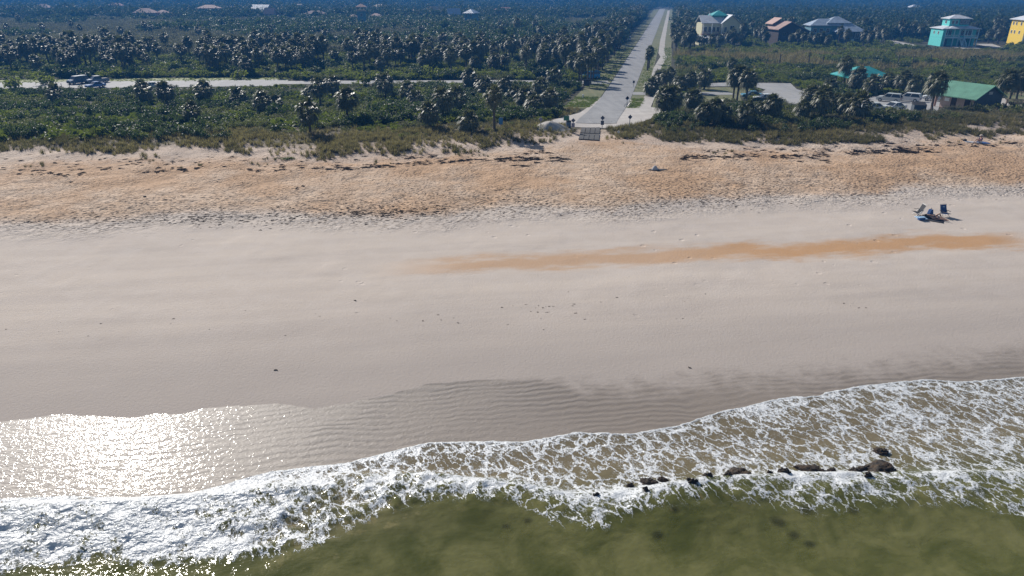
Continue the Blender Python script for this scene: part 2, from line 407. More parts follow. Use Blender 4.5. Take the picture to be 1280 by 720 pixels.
# ------------------------------------------------------------------ sea
def sea_material():
    t = NT('surf_water'); co = t.coord()
    gdep = t.attr('gdep'); dep, D, d2, fl, glz = t.attr('dep'), t.attr('foam'), t.attr('d2'), t.attr('fl', 'Vector'), t.attr('bore')
    w1 = t.vscale(t.noise(fl, 1.0, 4, 0.65, color=True), 1.5)
    w2 = t.vscale(t.noise(fl, 6.0, 4, 0.7, color=True), 0.34)
    vec = t.vadd(t.vadd(fl, w1), w2)
    v1 = t.voro(vec, 1.25); v2 = t.voro(vec, 3.0); v3 = t.voro(t.vadd(vec, w2), 8.0)
    pat = t.noise(fl, 0.45, 4, 0.6); pat2 = t.noise(fl, 2.2, 5, 0.65)
    Dp = t.math('MULTIPLY', D, t.ss(pat, 0.28, 0.70, 0.35, 1.3))
    Dp = t.math('MULTIPLY', Dp, t.ss(t.noise(fl, 9.0, 3, 0.7), 0.3, 0.7, 0.55, 1.4))
    e1 = t.ss(v1, t.math('MULTIPLY', Dp, 0.09), t.math('MULTIPLY', Dp, 0.25), 1, 0)
    e2 = t.math('MULTIPLY', t.ss(v2, t.math('MULTIPLY', Dp, 0.08), t.math('MULTIPLY', Dp, 0.25), 1, 0), t.ss(t.math('ADD', pat2, t.math('MULTIPLY', Dp, 0.35)), 0.58, 0.80))
    e3 = t.math('MULTIPLY', t.ss(v3, 0.0, t.math('MULTIPLY', Dp, 0.32), 1, 0), t.ss(Dp, 0.75, 1.2, 0, 0.9))
    solid = t.ss(t.math('ADD', t.math('MULTIPLY', pat2, 0.75), t.math('MULTIPLY', Dp, 0.75)), 1.0, 1.25)
    foam = t.math('MAXIMUM', t.math('MAXIMUM', e1, e2), t.math('MAXIMUM', e3, solid))
    foam = t.math('MULTIPLY', foam, t.ss(D, 0.02, 0.16))
    d2n = t.math('ADD', d2, t.math('MULTIPLY', t.math('SUBTRACT', t.noise(co, 1.6, 4), 0.5), 0.35))
    rim = t.math('MULTIPLY', t.ss(d2n, 0.0, 0.05), t.ss(d2n, 0.10, 0.26, 1, 0))
    foam = t.math('MAXIMUM', foam, t.math('MULTIPLY', rim, 0.95))
    # small scattered bubbles and sparkles in the rear water
    foam = t.math('MINIMUM', foam, 1.0)
    # relief
    chop = t.math('ADD', t.math('MULTIPLY', t.noise(co, 1.1, 2, 0.5, 0.6), 1.0), t.math('MULTIPLY', t.noise(t.mapv(co, (1.0, 1.5, 1)), 3.6, 1.5, 0.5, 0.4), 0.5))
    hb = t.math('ADD', t.math('MULTIPLY', chop, t.math('ADD', 0.6, t.math('MULTIPLY', t.attr('chop'), 1.1))), t.math('MULTIPLY', foam, 0.25))
    hb = t.math('ADD', hb, t.math('MULTIPLY', t.math('MULTIPLY', t.noise(fl, 7.0, 5, 0.7), foam), 0.35))
    nb = t.bump(hb, 0.9, 0.20)
    nw = t.bump(chop, 1.0, t.math('ADD', 0.035, t.math('MULTIPLY', t.attr('chop'), 0.06)))
    # turbid water body
    mott = t.noise(co, 0.35, 5, 0.65, 0.6)
    murk = t.mix(t.ss(mott, 0.3, 0.7), (0.078, 0.085, 0.02), (0.17, 0.165, 0.06))
    murk = t.mix(t.ss(gdep, 0.9, 1.7), murk, (0.062, 0.066, 0.014))
    murk = t.mix(t.ss(gdep, 0.05, 0.55, 0.85, 0.0), murk, (0.46, 0.365, 0.22))
    body = t.n('BsdfDiffuse'); t.put(body.inputs['Color'], murk); t.put(body.inputs['Normal'], t.bump(chop, 0.3, 0.1))
    clear = t.n('BsdfTransparent'); clear.inputs['Color'].default_value = (0.96, 0.94, 0.85, 1)
    ob = t.math('SUBTRACT', 1.0, t.math('POWER', 2.718, t.math('MULTIPLY', t.math('ADD', dep, 0.26), -1.4)))
    wat = t.n('MixShader'); t.put(wat.inputs[0], ob); t.put(wat.inputs[1], clear.outputs[0]); t.put(wat.inputs[2], body.outputs[0])
    gl = t.n('BsdfGlossy'); gl.inputs['Roughness'].default_value = 0.065; t.put(gl.inputs['Normal'], nw)
    fr = t.n('Fresnel'); fr.inputs['IOR'].default_value = 1.33; t.put(fr.inputs['Normal'], nw)
    ws = t.n('MixShader'); t.put(ws.inputs[0], fr.outputs[0]); t.put(ws.inputs[1], wat.outputs[0]); t.put(ws.inputs[2], gl.outputs[0])
    fm = t.n('BsdfPrincipled'); t.put(fm.inputs['Base Color'], t.mix(pat2, (0.58, 0.61, 0.64), (0.78, 0.79, 0.80))); fm.inputs['Roughness'].default_value = 0.28
    fm.inputs['Specular IOR Level'].default_value = 0.6; t.put(fm.inputs['Normal'], nb)
    fs = t.n('MixShader'); t.put(fs.inputs[0], t.math('MULTIPLY', foam, 0.93)); t.put(fs.inputs[1], ws.outputs[0]); t.put(fs.inputs[2], fm.outputs[0])
    tr = t.n('BsdfTransparent')
    en = t.n('MixShader'); t.put(en.inputs[0], t.ss(d2n, -0.02, 0.03)); t.put(en.inputs[1], tr.outputs[0]); t.put(en.inputs[2], fs.outputs[0])
    return t.finish(en.outputs[0])

def sea_z(S, T):
    g = hgs(S, T); d2 = L2(S) - T; d3 = T - L3(S)
    film = g + 0.015 + 0.06 * sstep(0, 2.5, d2)
    z = np.maximum(film, 0.0)
    amp = 0.30 + 0.30 * sstep(-6, 8, S) * (1 - 0.35 * sstep(12, 22, S)) + 0.22 * (1 - sstep(-20, -8, S))
    amp = amp * (0.75 + 0.5 * vnoise(S / 3.0, S * 0 + 2, 4))
    crest = np.where(d3 > 0, np.exp(-(d3 / 0.55) ** 2), np.exp(-(d3 / 2.3) ** 2))
    z = z + amp * crest
    d4 = T - L4(S)
    bore = sstep(-1.0, 0.4, d4) * (1 - sstep(-0.4, 0.8, d3))
    rough = fbm(S * 1.3 + 3 * fbm(S * .4, T * .4, 31, 2), T * 1.8, 21, 4) - 0.45
    z = z + rough * (0.05 + 0.40 * bore * (1 - 0.75 * sstep(-2, 6, S)) + 0.14 * crest) * sstep(0.2, 2.5, d2)
    z = z + 0.10 * np.sin(T * 0.75 + 1.2 * vnoise(S / 9, T / 9, 8) * 3) * sstep(2, 10, -d3)
    z = z + 0.035 * (fbm(S * 3, T * 3.5, 41, 3) - .45) * sstep(0.5, 3, d2)
    return z
SUNK = ((842,650,13),(821,679,18),(1005,646,24),(1064,648,17),(971,662,22),(990,678,18),(633,664,14),(660,658,13),(870,635,12),(1041,616,16),(1010,690,18))
SUNK_ST = []
for a_ in SUNK:
    p_ = at(a_[0], a_[1], 0.3); SUNK_ST.append((*to_st(p_.x, p_.y), a_[2] * mpp(p_) / 2))
SROT = R(28)
def sea_attrs(S, T, Z):
    g = hgs(S, T); d2 = L2(S) - T; d3 = T - L3(S); d4 = T - L4(S)
    left = 1 - sstep(-13, -4, S); right = sstep(8, 17, S); mid = 1 - np.maximum(left, right)
    n = fbm(S / 3.2, T / 2.6, 71, 3)
    sw = 0.47 + 0.98 * left + 0.06 * right * sstep(16, 30, S) + 0.42 * np.exp(-np.maximum(d2, 0) / 1.2) - 0.10 * mid
    sw = sw + 0.75 * np.exp(-np.abs(d3) / 0.7)
    rear = (1.6 * left + 0.52 * mid + 0.36 * right) * sstep(-0.9, 0.5, d4) + 0.95 * np.exp(np.minimum(d3, 0) / 0.55)
    D = np.where(d3 > 0, sw, np.minimum(rear, 1.7)) * (0.62 + 0.8 * n)
    D = D * sstep(-0.02, 0.1, d2)
    D = np.where(d4 < -1.6, 0.0, D)
    # foam drawn out along the backwash on the right
    c, s_ = math.cos(SROT), math.sin(SROT)
    ur, vr = S * c + T * s_, -S * s_ + T * c
    u = ur * 1.1; v = vr * 0.72
    bore = np.clip(sstep(-1.0, 0.4, d4) * (1 - sstep(-0.4, 0.8, d3)), 0, 1)
    dep = np.maximum(Z - g, 0.0)
    for rs, rt, rr in SUNK_ST:                       # little water stands over a sunken rock
        q = np.hypot(S - rs, (T - rt) * 1.2) / rr; dep = np.minimum(dep, 0.05 + 1.0 * np.maximum(q - 0.5, 0) ** 1.1)
    return dict(chop=1 - sstep(-16, -2, S), gdep=np.maximum(Z - g, 0.0), dep=dep, foam=D, d2=d2, bore=bore, fl=np.stack([u, v, S * 0], -1))
Ss = np.concatenate([-np.geomspace(900, 49, 26), np.linspace(-48, 56, 745), np.geomspace(57, 900, 26)])
Ts = np.concatenate([-np.geomspace(480, 2, 14), np.linspace(0, 15, 22), np.linspace(15.2, 52, 300)])
sea = grid_mesh('sea', Ss, Ts, sea_z, sea_attrs, sea_material())
struct(sea); sea['label'] = 'shallow green surf with white foam'

# ------------------------------------------------------------------ roads, paths, lots
NO_GROW = []            # ground polygons that stay free of plants
def road_axis(n=2):
    a = at(746, 153); b = Vector((math.sin(R(12.2)), math.cos(R(12.2)), 0))
    return a, b
RA, RD = road_axis()
RN = Vector((RD.y, -RD.x, 0))      # to the right of the road
def onroad(d, off): p = RA + RD * d + RN * off; return Vector((p.x, p.y, float(hg(p.x, p.y))))

def strip(name, pts, width, off, mat, label, nw=4, keep=0.6):
    pts = [Vector((p[0], p[1], 0)) for p in pts]
    dense = []
    for a, b in zip(pts[:-1], pts[1:]):
        k = max(1, int((b - a).length / 2.5))
        dense += [a.lerp(b, i / k) for i in range(k)]
    dense.append(pts[-1])
    W = width if callable(width) else (lambda i, n: width)
    mb = MB(); rows = []
    for i, p in enumerate(dense):
        d = (dense[min(i + 1, len(dense) - 1)] - dense[max(i - 1, 0)]).normalized(); nn = Vector((d.y, -d.x, 0))
        w = W(i, len(dense)); row = []
        for k in range(nw + 1):
            q = p + nn * (k / nw - 0.5) * w
            mb.v.append((q.x, q.y, float(hg(q.x, q.y)) + off)); row.append(len(mb.v) - 1)
        rows.append(row)
    for r0, r1 in zip(rows[:-1], rows[1:]):
        for k in range(nw): mb.f.append((r0[k], r0[k+1], r1[k+1], r1[k])); mb.m.append(0)
    o = mb.build(name, mat); struct(o); o['label'] = label
    L = [mb.v[r[0]][:2] for r in rows]; Rr = [mb.v[r[-1]][:2] for r in rows]
    poly = np.array(L + Rr[::-1]); cen = poly.mean(0)
    NO_GROW.append((poly, keep)); return o

def patch(name, pxs, off, mat, label, world_pts=None, grow=False):
    P = [Vector(p) for p in world_pts] if world_pts else [at(*p) for p in pxs]
    bm = bmesh.new()
    f = bm.faces.new([bm.verts.new((p.x, p.y, 0)) for p in P])
    bmesh.ops.triangulate(bm, faces=[f])
    for _ in range(4):
        ed = [e for e in bm.edges if e.calc_length() > 3.0]
        if not ed: break
        bmesh.ops.subdivide_edges(bm, edges=ed, cuts=1, use_grid_fill=False)
        bmesh.ops.triangulate(bm, faces=bm.faces)
    for v in bm.verts: v.co.z = float(hg(v.co.x, v.co.y)) + off
    bmesh.ops.recalc_face_normals(bm, faces=bm.faces)
    if sum(f.normal.z for f in bm.faces) < 0: bmesh.ops.reverse_faces(bm, faces=bm.faces)
    me = bpy.data.meshes.new(name); bm.to_mesh(me); bm.free(); me.materials.append(mat)
    o = link(name, me); struct(o); o['label'] = label
    if not grow: NO_GROW.append((np.array([(p.x, p.y) for p in P]), 0.5))
    return o

def asphalt(name, lo, hi, crack=0.5):
    t = NT(name); co = t.coord()
    n = t.noise(co, 0.25, 5, 0.6); f = t.noise(co, 12, 4, 0.7)
    lanes = t.noise(t.mapv(co, (0.9, 0.03, 1), (0, 0, R(12.2))), 1.0, 4)
    c = t.mix(t.ss(t.math('ADD', t.math('MULTIPLY', n, 0.5), t.math('MULTIPLY', lanes, 0.5)), 0.35, 0.65), lo, hi)
    c = t.mix(t.ss(f, 0.35, 0.7, 0, 0.25), c, tuple(x * 0.5 for x in lo))
    cr = t.voro(t.vadd(co, t.vscale(t.noise(co, 0.8, 3, color=True), 1.6)), 0.22)
    c = t.mix(t.ss(cr, 0.0, 0.012, crack, 0), c, (0.05, 0.05, 0.05))
    p = t.n('BsdfPrincipled'); t.put(p.inputs['Base Color'], c); p.inputs['Roughness'].default_value = 0.85
    t.put(p.inputs['Normal'], t.bump(f, 0.3, 0.01)); return t.finish(p.outputs[0])
M['asphalt'] = asphalt('worn_asphalt', (0.20, 0.20, 0.205), (0.27, 0.27, 0.275), 0.6)
M['lot'] = asphalt('pale_car_park_asphalt', (0.25, 0.25, 0.25), (0.33, 0.325, 0.32), 0.4)
M['concrete'] = asphalt('pale_concrete', (0.34, 0.315, 0.29), (0.42, 0.395, 0.365), 0.2)
M['shell'] = asphalt('white_shell_sand', (0.36, 0.33, 0.305), (0.46, 0.43, 0.40), 0.0)
M['verge'] = asphalt('mown_verge_soil', (0.085, 0.10, 0.028), (0.155, 0.145, 0.06), 0.0)
M['sandpatch'] = asphalt('trodden_sand', (0.40, 0.34, 0.28), (0.50, 0.44, 0.375), 0.0)

# verges lie lowest, then paths, then the carriageway
strip('verge', [onroad(d, -6.3) for d in (22, 60, 200, 420, 760)], 5.6, 0.05, M['verge'], 'grassy verge beside the beach road', keep=0.9)
strip('verge', [onroad(d, 5.0) for d in (24, 60, 200, 420, 760)], 3.4, 0.05, M['verge'], 'narrow grass strip between road and cycle path', keep=0.9)
strip('verge', [onroad(d, 10.2) for d in (22, 60, 200, 420, 760)], 3.6, 0.05, M['verge'], 'grass edge beyond the cycle path', keep=0.9)
patch('sand_apron', None, 0.065, M['shell'], 'pale sand apron around the road end', [onroad(-5.5,-3), onroad(-1,-8), onroad(4,-6.5), onroad(14,-4.6), onroad(30,-3.9), onroad(44,-3.4), onroad(44,3.2), onroad(30,4.4), onroad(24,10.5), onroad(17,12.5), onroad(12,9.5), onroad(3,8.5), onroad(-3,6.5), onroad(-5.5,3)])
path_pts = [onroad(16.5, 7.6), onroad(20, 7.2), onroad(28, 7.0), onroad(46, 7.3), onroad(70, 7.7), onroad(110, 7.7), onroad(135, 8.6), onroad(150, 9.2), onroad(165, 8.2), onroad(230, 7.7), onroad(400, 7.7), onroad(720, 7.7)]
strip('cycle_path', path_pts, 2.3, 0.085, M['concrete'], 'pale concrete cycle path running beside the road', 2, keep=0.6)
strip('road', [onroad(d, 0) for d in (-1.5, 40, 120, 300, 780)], lambda i, n: 6.6, 0.11, M['asphalt'], 'long straight worn asphalt road leading inland', 4)
# side road and parking strip running along the coast
sr = [at(x, y) for x, y in ((762,103.2),(720,103.4),(640,102.6),(540,102.8),(430,103.2),(352,103.6))]
strip('side_road', sr, 6.4, 0.095, M['lot'], 'asphalt side road from the beach road to the parking strip', 3, keep=1.2)
lot = [at(x, y) for x, y in ((356,103.6),(300,104.2),(230,105),(150,105.8),(70,106.6),(0,107.6),(-120,109))]
strip('parking_strip', lot, 13.5, 0.10, M['lot'], 'pale asphalt parking strip with parked cars', 4, keep=1.8)
NO_GROW.append((np.array([tuple(at(x, y)[:2]) for x, y in ((-160,114),(0,112.5),(150,111.5),(300,108.5),(420,106.5),(640,105.5),(640,101),(300,102),(0,106),(-160,107))]), 0.2))
gl = [at(x, y) for x, y in ((356,99.8),(300,100.0),(230,100.4),(150,100.8),(70,101.6),(0,103.0),(-120,104.4))]
M['verge_bright'] = asphalt('bright_verge_turf', (0.13, 0.155, 0.03), (0.21, 0.22, 0.06), 0.0)
strip('verge', gl, 9.5, 0.05, M['verge_bright'], 'bright green grass edge behind the parking strip', 3, keep=0.6)
strip('side_road', [onroad(52.0, 3.2), onroad(52.5, 8), onroad(54, 16), onroad(57, 26)], 5.0, 0.095, M['lot'], 'short asphalt lane leaving the road beside the cycle path', 3)
patch('car_park', [(886,104.5),(905,103.6),(988,104.4),(996,112),(1024,120),(1034,130),(1000,134),(968,127),(952,122),(944,121),(957,112.5),(946,109.5),(918,108.2),(886,108.5)], 0.10, M['lot'], 'grey asphalt car park loop beside a lawn')
patch('lawn', [(876,109.5),(918,109.2),(946,110.5),(952,112.5),(936,116),(925,121),(928,128),(880,128)], 0.06, M['verge'], 'yellow green lawn beside the car park loop')
patch('car_park', [(1078,124),(1100,119.5),(1168,119.5),(1176,126),(1172,140),(1120,141.5),(1064,143),(1062,132)], 0.10, M['lot'], 'asphalt car park by the green roofed restroom')
patch('pavement', [(1238,124),(1256,123.5),(1262,132),(1300,131.5),(1300,136.5),(1232,136.5)], 0.10, M['concrete'], 'pale concrete pavement beside the rail fence')
patch('lawn', [(1232,115.5),(1330,116.5),(1330,127),(1262,127.5),(1256,121.5),(1232,121)], 0.06, M['verge'], 'dry lawn enclosed by the rail fence')
patch('driveway', [(1096,50.5),(1112,49.8),(1150,57.5),(1136,58.5)], 0.08, M['concrete'], 'pale driveway running towards the turquoise house')
patch('driveway', [(1180,57.4),(1216,57.4),(1226,61),(1206,61.5)], 0.08, M['concrete'], 'pale driveway in front of the turquoise house')
patch('driveway', [(1218,55),(1240,55),(1254,59.5),(1242,60)], 0.08, M['concrete'], 'pale driveway between the turquoise and yellow houses')
# tyre-worn concrete seam lines down the road

# ------------------------------------------------------------------ buildings
def hip_roof(mb, x0, x1, y0, y1, z, h, over=0.6, th=0.22, inset=None, m=0):
    x0 -= over; x1 += over; y0 -= over; y1 += over
    w, d = x1 - x0, y1 - y0
    if w >= d: a = (x0 + d/2*(inset or 1), (y0+y1)/2); b = (x1 - d/2*(inset or 1), (y0+y1)/2)
    else: a = ((x0+x1)/2, y0 + w/2*(inset or 1)); b = ((x0+x1)/2, y1 - w/2*(inset or 1))
    v = [(x0,y0,z),(x1,y0,z),(x1,y1,z),(x0,y1,z),(*a,z+h),(*b,z+h),(x0,y0,z-th),(x1,y0,z-th),(x1,y1,z-th),(x0,y1,z-th)]
    if w >= d: f = [(0,1,5,4),(1,2,5),(2,3,4,5),(3,0,4)]
    else: f = [(0,1,4),(1,2,5,4),(2,3,5),(3,0,4,5)]
    f += [(0,6,7,1),(1,7,8,2),(2,8,9,3),(3,9,6,0),(6,9,8,7)]
    return mb.add(v, f, m)
def gable_roof(mb, x0, x1, y0, y1, z, h, axis='x', over=0.5, th=0.2, m=0):
    """ridge along axis; two thick slopes"""
    if axis == 'x':
        c = (y0 + y1) / 2; k = h / (c - y0)
        lo0, lo1 = y0 - over, y1 + over; zl = z - over * k
        poly = [(lo0, zl), (c, z + h), (lo1, zl), (lo1, zl + th), (c, z + h + th * 1.2), (lo0, zl + th)]
        return mb.prism(poly, 'x', x0 - over, x1 + over, m)
    c = (x0 + x1) / 2; k = h / (c - x0)
    lo0, lo1 = x0 - over, x1 + over; zl = z - over * k
    poly = [(lo0, zl), (c, z + h), (lo1, zl), (lo1, zl + th), (c, z + h + th * 1.2), (lo0, zl + th)]
    return mb.prism(poly, 'y', y0 - over, y1 + over, m)
def window(root, face, u, z, w, h, at_, frame=None, sill=True):
    """face 'f': on a wall facing -y at y=at_; 'l': on a wall facing -x at x=at_"""
    fr = frame or M['white']; t = 0.09
    mb = MB(); pn = MB()
    def bx(b, u0, u1, z0, z1, o0, o1):
        if face == 'f': b.box(u0, u1, at_ - o1, at_ - o0, z0, z1)
        else: b.box(at_ - o1, at_ - o0, u0, u1, z0, z1)
    bx(mb, u - w/2 - t, u - w/2, z - t, z + h + t, -0.02, 0.07); bx(mb, u + w/2, u + w/2 + t, z - t, z + h + t, -0.02, 0.07)
    bx(mb, u - w/2, u + w/2, z + h, z + h + t, -0.02, 0.07); bx(mb, u - w/2, u + w/2, z - t, z, -0.02, 0.10)
    bx(mb, u - 0.03, u + 0.03, z, z + h, -0.02, 0.06)
    o = mb.build('window', fr, root)
    bx(pn, u - w/2, u + w/2, z, z + h, -0.02, 0.03)
    pn.build('pane', M['glass'], o); return o
def door(root, u, z, w, h, yy, mat):
    mb = MB().box(u - w/2, u + w/2, yy - 0.06, yy + 0.02, z, z + h); o = mb.build('door', mat, root)
    MB().box(u + w/2 - 0.16, u + w/2 - 0.10, yy - 0.12, yy - 0.06, z + h*0.45, z + h*0.5).build('handle', M['steel'], o)
def railing(root, x0, x1, yy, z, h=1.0, mat=None):
    mb = MB(); n = max(2, int((x1 - x0) / 0.5))
    mb.box(x0, x1, yy - 0.05, yy + 0.05, z + h - 0.1, z + h); mb.box(x0, x1, yy - 0.04, yy + 0.04, z + 0.08, z + 0.16)
    for i in range(n + 1):
        x = x0 + (x1 - x0) * i / n; mb.box(x - 0.04, x + 0.04, yy - 0.03, yy + 0.03, z, z + h - 0.1)
    return mb.build('railing', mat or M['white'], root)
def clear_around(root_loc, w, d, rz=0, m=0.5):
    c, s_ = math.cos(rz), math.sin(rz); P = []
    for x, y in ((-w/2-m, -d/2-m), (w/2+m, -d/2-m), (w/2+m, d/2+m), (-w/2-m, d/2+m)):
        P.append((root_loc.x + x*c - y*s_, root_loc.y + x*s_ + y*c))
    NO_GROW.append((np.array(P), 0.4))

def roofmat(name, col, rough=0.45):
    t = NT(name); co = t.coord()
    n = t.noise(co, 0.6, 5, 0.65); w = t.n('TexWave', wave_type='BANDS', bands_direction='X'); t.put(w.inputs['Vector'], co); w.inputs['Scale'].default_value = 1.1
    c = t.mix(t.ss(n, 0.3, 0.7), tuple(x * 0.8 for x in col), tuple(min(1, x * 1.12) for x in col))
    p = t.n('BsdfPrincipled'); t.put(p.inputs['Base Color'], c); p.inputs['Roughness'].default_value = rough
    t.put(p.inputs['Normal'], t.bump(w.outputs['Fac'], 0.5, 0.05)); return t.finish(p.outputs[0])
M['roof_white'] = roofmat('pale_metal_roof', (0.52, 0.54, 0.58), 0.65)
M['roof_blue'] = roofmat('blue_grey_metal_roof', (0.36, 0.42, 0.50), 0.35)
M['roof_teal'] = roofmat('teal_metal_roof', (0.05, 0.36, 0.36), 0.4)
M['roof_green'] = roofmat('green_metal_roof', (0.11, 0.26, 0.18), 0.5)
M['roof_pink'] = roofmat('salmon_tile_roof', (0.47, 0.31, 0.26), 0.8)
M['roof_brown'] = roofmat('faded_brown_tile_roof', (0.33, 0.22, 0.19), 0.8)
M['roof_red'] = roofmat('dull_red_tile_roof', (0.36, 0.15, 0.12), 0.8)
M['roof_tan'] = roofmat('tan_tile_roof', (0.46, 0.37, 0.27), 0.8)
M['turq'] = paint('turquoise_stucco', (0.10, 0.52, 0.50), 0.7, 0.08)
M['aqua'] = paint('pale_aqua_trim', (0.45, 0.62, 0.66), 0.6, 0.08)
M['yellow'] = paint('yellow_stucco', (0.72, 0.50, 0.05), 0.7, 0.08)
M['cream'] = paint('cream_siding', (0.55, 0.52, 0.36), 0.7, 0.08)
M['browndark'] = paint('dark_brown_siding', (0.045, 0.03, 0.025), 0.8, 0.3, 3)
M['bluewall'] = paint('blue_grey_siding', (0.10, 0.22, 0.28), 0.7, 0.12)
M['slate'] = paint('dark_blue_grey_siding', (0.055, 0.07, 0.085), 0.75, 0.2)
M['pinkblock'] = paint('pinkish_painted_block', (0.46, 0.33, 0.27), 0.8, 0.12)
M['deckred'] = paint('reddish_deck_timber', (0.20, 0.09, 0.075), 0.8, 0.2)
M['tealwall'] = paint('teal_siding', (0.06, 0.24, 0.24), 0.7, 0.1)
M['beigewall'] = paint('beige_stucco', (0.40, 0.35, 0.30), 0.8, 0.1)

def turquoise_house():
    p = at(1189, 57); r = empty('beach_house', p, R(-4)); w, d = 14.6, 10.6; x0, x1, y0, y1 = -w/2, w/2, -d/2, d/2
    tag(r, 'turquoise beach house on an open ground storey with square rooftop tower', 'house', 'houses behind the scrub'); clear_around(p, w + 2, d + 5)
    mb = MB(); mb.box(x0, x0 + 1.2, y0, y1, 0, 3.5); mb.box(x1 - 1.0, x1, y0 + 2.2, y1, 0, 3.5); mb.box(x0 + 1.2, x1 - 1.0, y0 + 5.0, y1, 0, 3.5)
    mb.box(x0, x1, y0 + 2.2, y1, 3.52, 7.1); mb.box(x0, x0 + 1.0, y0, y0 + 2.2, 3.52, 7.1)
    mb.build('wall', M['turq'], r)
    MB().box(x0 + 1.01, x1, y0 - 0.2, y0 + 2.19, 3.3, 3.6).build('porch_floor', M['aqua'], r)
    ro = MB(); hip_roof(ro, x0, x1, y0, y1, 7.12, 1.5); o = ro.build('roof', M['roof_white'], r)
    pr = MB(); hip_roof(pr, x0 + 2.2, x0 + 7.2, y0 - 0.3, y0 + 4.5, 7.2, 1.1, 0.4); pr.build('porch_roof', M['roof_white'], o)
    pr = MB(); hip_roof(pr, x1 - 6.4, x1 - 0.4, y0 - 0.3, y0 + 4.5, 7.2, 1.0, 0.4); pr.build('porch_roof', M['roof_white'], o)
    tw = MB().box(-4.2, 3.8, -2.6, 3.6, 7.6, 11.0).build('tower', M['turq'], r)
    MB().box(-0.2, 3.82, -2.64, -2.60, 8.6, 10.6).build('tower_panel', M['slate'], tw)
    tr = MB(); hip_roof(tr, -4.2, 3.8, -2.6, 3.6, 11.02, 1.4, 0.7); tr.build('tower_roof', M['roof_white'], r)
    for u in (-2.9, -1.4): window(r, 'f', u, 8.9, 0.9, 1.3, -2.6)
    for u in (0.6, 1.9, 3.1): window(r, 'f', u, 8.9, 0.7, 1.4, -2.64)
    window(r, 'l', 0.5, 9.0, 1.2, 1.2, -4.2)
    for u in (-5.0, -3.4, 1.7, 3.2, 4.7): window(r, 'f', u, 4.3, 1.15, 2.0, y0 + 2.2)
    for u in (-1.5, 2.2): window(r, 'l', u, 4.8, 0.9, 1.1, x0)
    for x in (x0 + 1.15, x0 + 4.6, -0.6, 1.6, 4.4, x1 - 0.2):
        MB().box(x - 0.15, x + 0.15, y0 - 0.15, y0 + 0.15, 0, 7.15).build('column', M['aqua'], r)
    railing(r, x0 + 1.3, -0.75, y0, 3.62); railing(r, 1.75, x1 - 0.35, y0, 3.62)
    st = MB()
    for i in range(14): st.box(-0.45, 1.45, y0 - 0.5 - i * 0.27, y0 - 0.22 - i * 0.27, 3.3 - i * 0.245 - 0.1, 3.3 - i * 0.245)
    for sx in (-0.5, 1.42): st.prism([(y0 - 0.2, 3.45), (y0 - 0.2, 4.4), (y0 - 4.1, 0.9), (y0 - 4.1, 0.0)], 'x', sx, sx + 0.06)
    st.build('staircase', M['aqua'], r)
    for u in (-4.0, 4.2): MB().box(u - 1.6, u + 1.6, y0 + 4.93, y0 + 4.99, 0, 2.7).build('garage_door', M['slate'], r)
turquoise_house()

def yellow_house():
    p = at(1286, 57.5); r = empty('beach_house', p, R(-6)); w, d = 13.0, 11.0; x0, x1, y0, y1 = -w/2, w/2, -d/2, d/2
    tag(r, 'tall yellow beach house with white arched balconies', 'house', 'houses behind the scrub'); clear_around(p, w, d + 3)
    MB().box(x0, x1, y0 + 2, y1, 0, 10.6).box(x0, x0 + 0.5, y0, y0 + 2, 0, 10.6).box(-0.9, 0.9, y0, y0 + 2, 0, 3.4).build('wall', M['yellow'], r)
    ro = MB(); hip_roof(ro, x0, x1, y0, y1, 10.62, 2.6, 0.8); o = ro.build('roof', M['roof_white'], r)
    g = MB(); gable_roof(g, -2.6, 2.6, y0 - 0.6, y0 + 5, 10.9, 1.5, 'y', 0.3); g.build('dormer_roof', M['roof_white'], o)
    for z in (3.4, 7.0):
        MB().box(x0 + 0.51, x1, y0 - 0.15, y0 + 1.99, z, z + 0.22).build('balcony', M['white'], r)
        railing(r, x0 + 0.5, x1, y0 - 0.05, z + 0.2)
        for u in (-4.7, -3.0, -0.8, 0.9, 3.0, 4.8): window(r, 'f', u, z + 0.8, 1.1, 1.9, y0 + 2)
    for x in (x0 + 0.3, x0 + 3.2, -1.6, 1.6, x1 - 3.2, x1 - 0.3): MB().box(x - 0.2, x + 0.2, y0 - 0.2, y0 + 0.2, 0, 10.6).build('column', M['white'], r)
    for x in (x0 + 1.75, 0.0, x1 - 1.75):
        n = 10; pts = [(x - 1.25, 10.55)] + [(x - 1.25 * math.cos(math.pi * i / n), 9.5 + 0.9 * math.sin(math.pi * i / n)) for i in range(n + 1)] + [(x + 1.25, 10.55)]
        MB().prism(pts, 'y', y0 - 0.12, y0 + 0.12).build('arch', M['white'], r)
    for u in (-2.0, 1.5, 3.8): window(r, 'l', u, 5.0, 0.9, 1.2, x0); window(r, 'l', u, 8.4, 0.9, 1.2, x0)
    MB().box(x0 + 1.0, -1.8, y0 + 1.9, y0 + 1.97, 0, 2.7).build('garage_door', M['white'], r)
    MB().box(1.9, x1 - 1, y0 + 1.9, y0 + 1.97, 0, 2.7).build('garage_door', M['aqua'], r)
yellow_house()

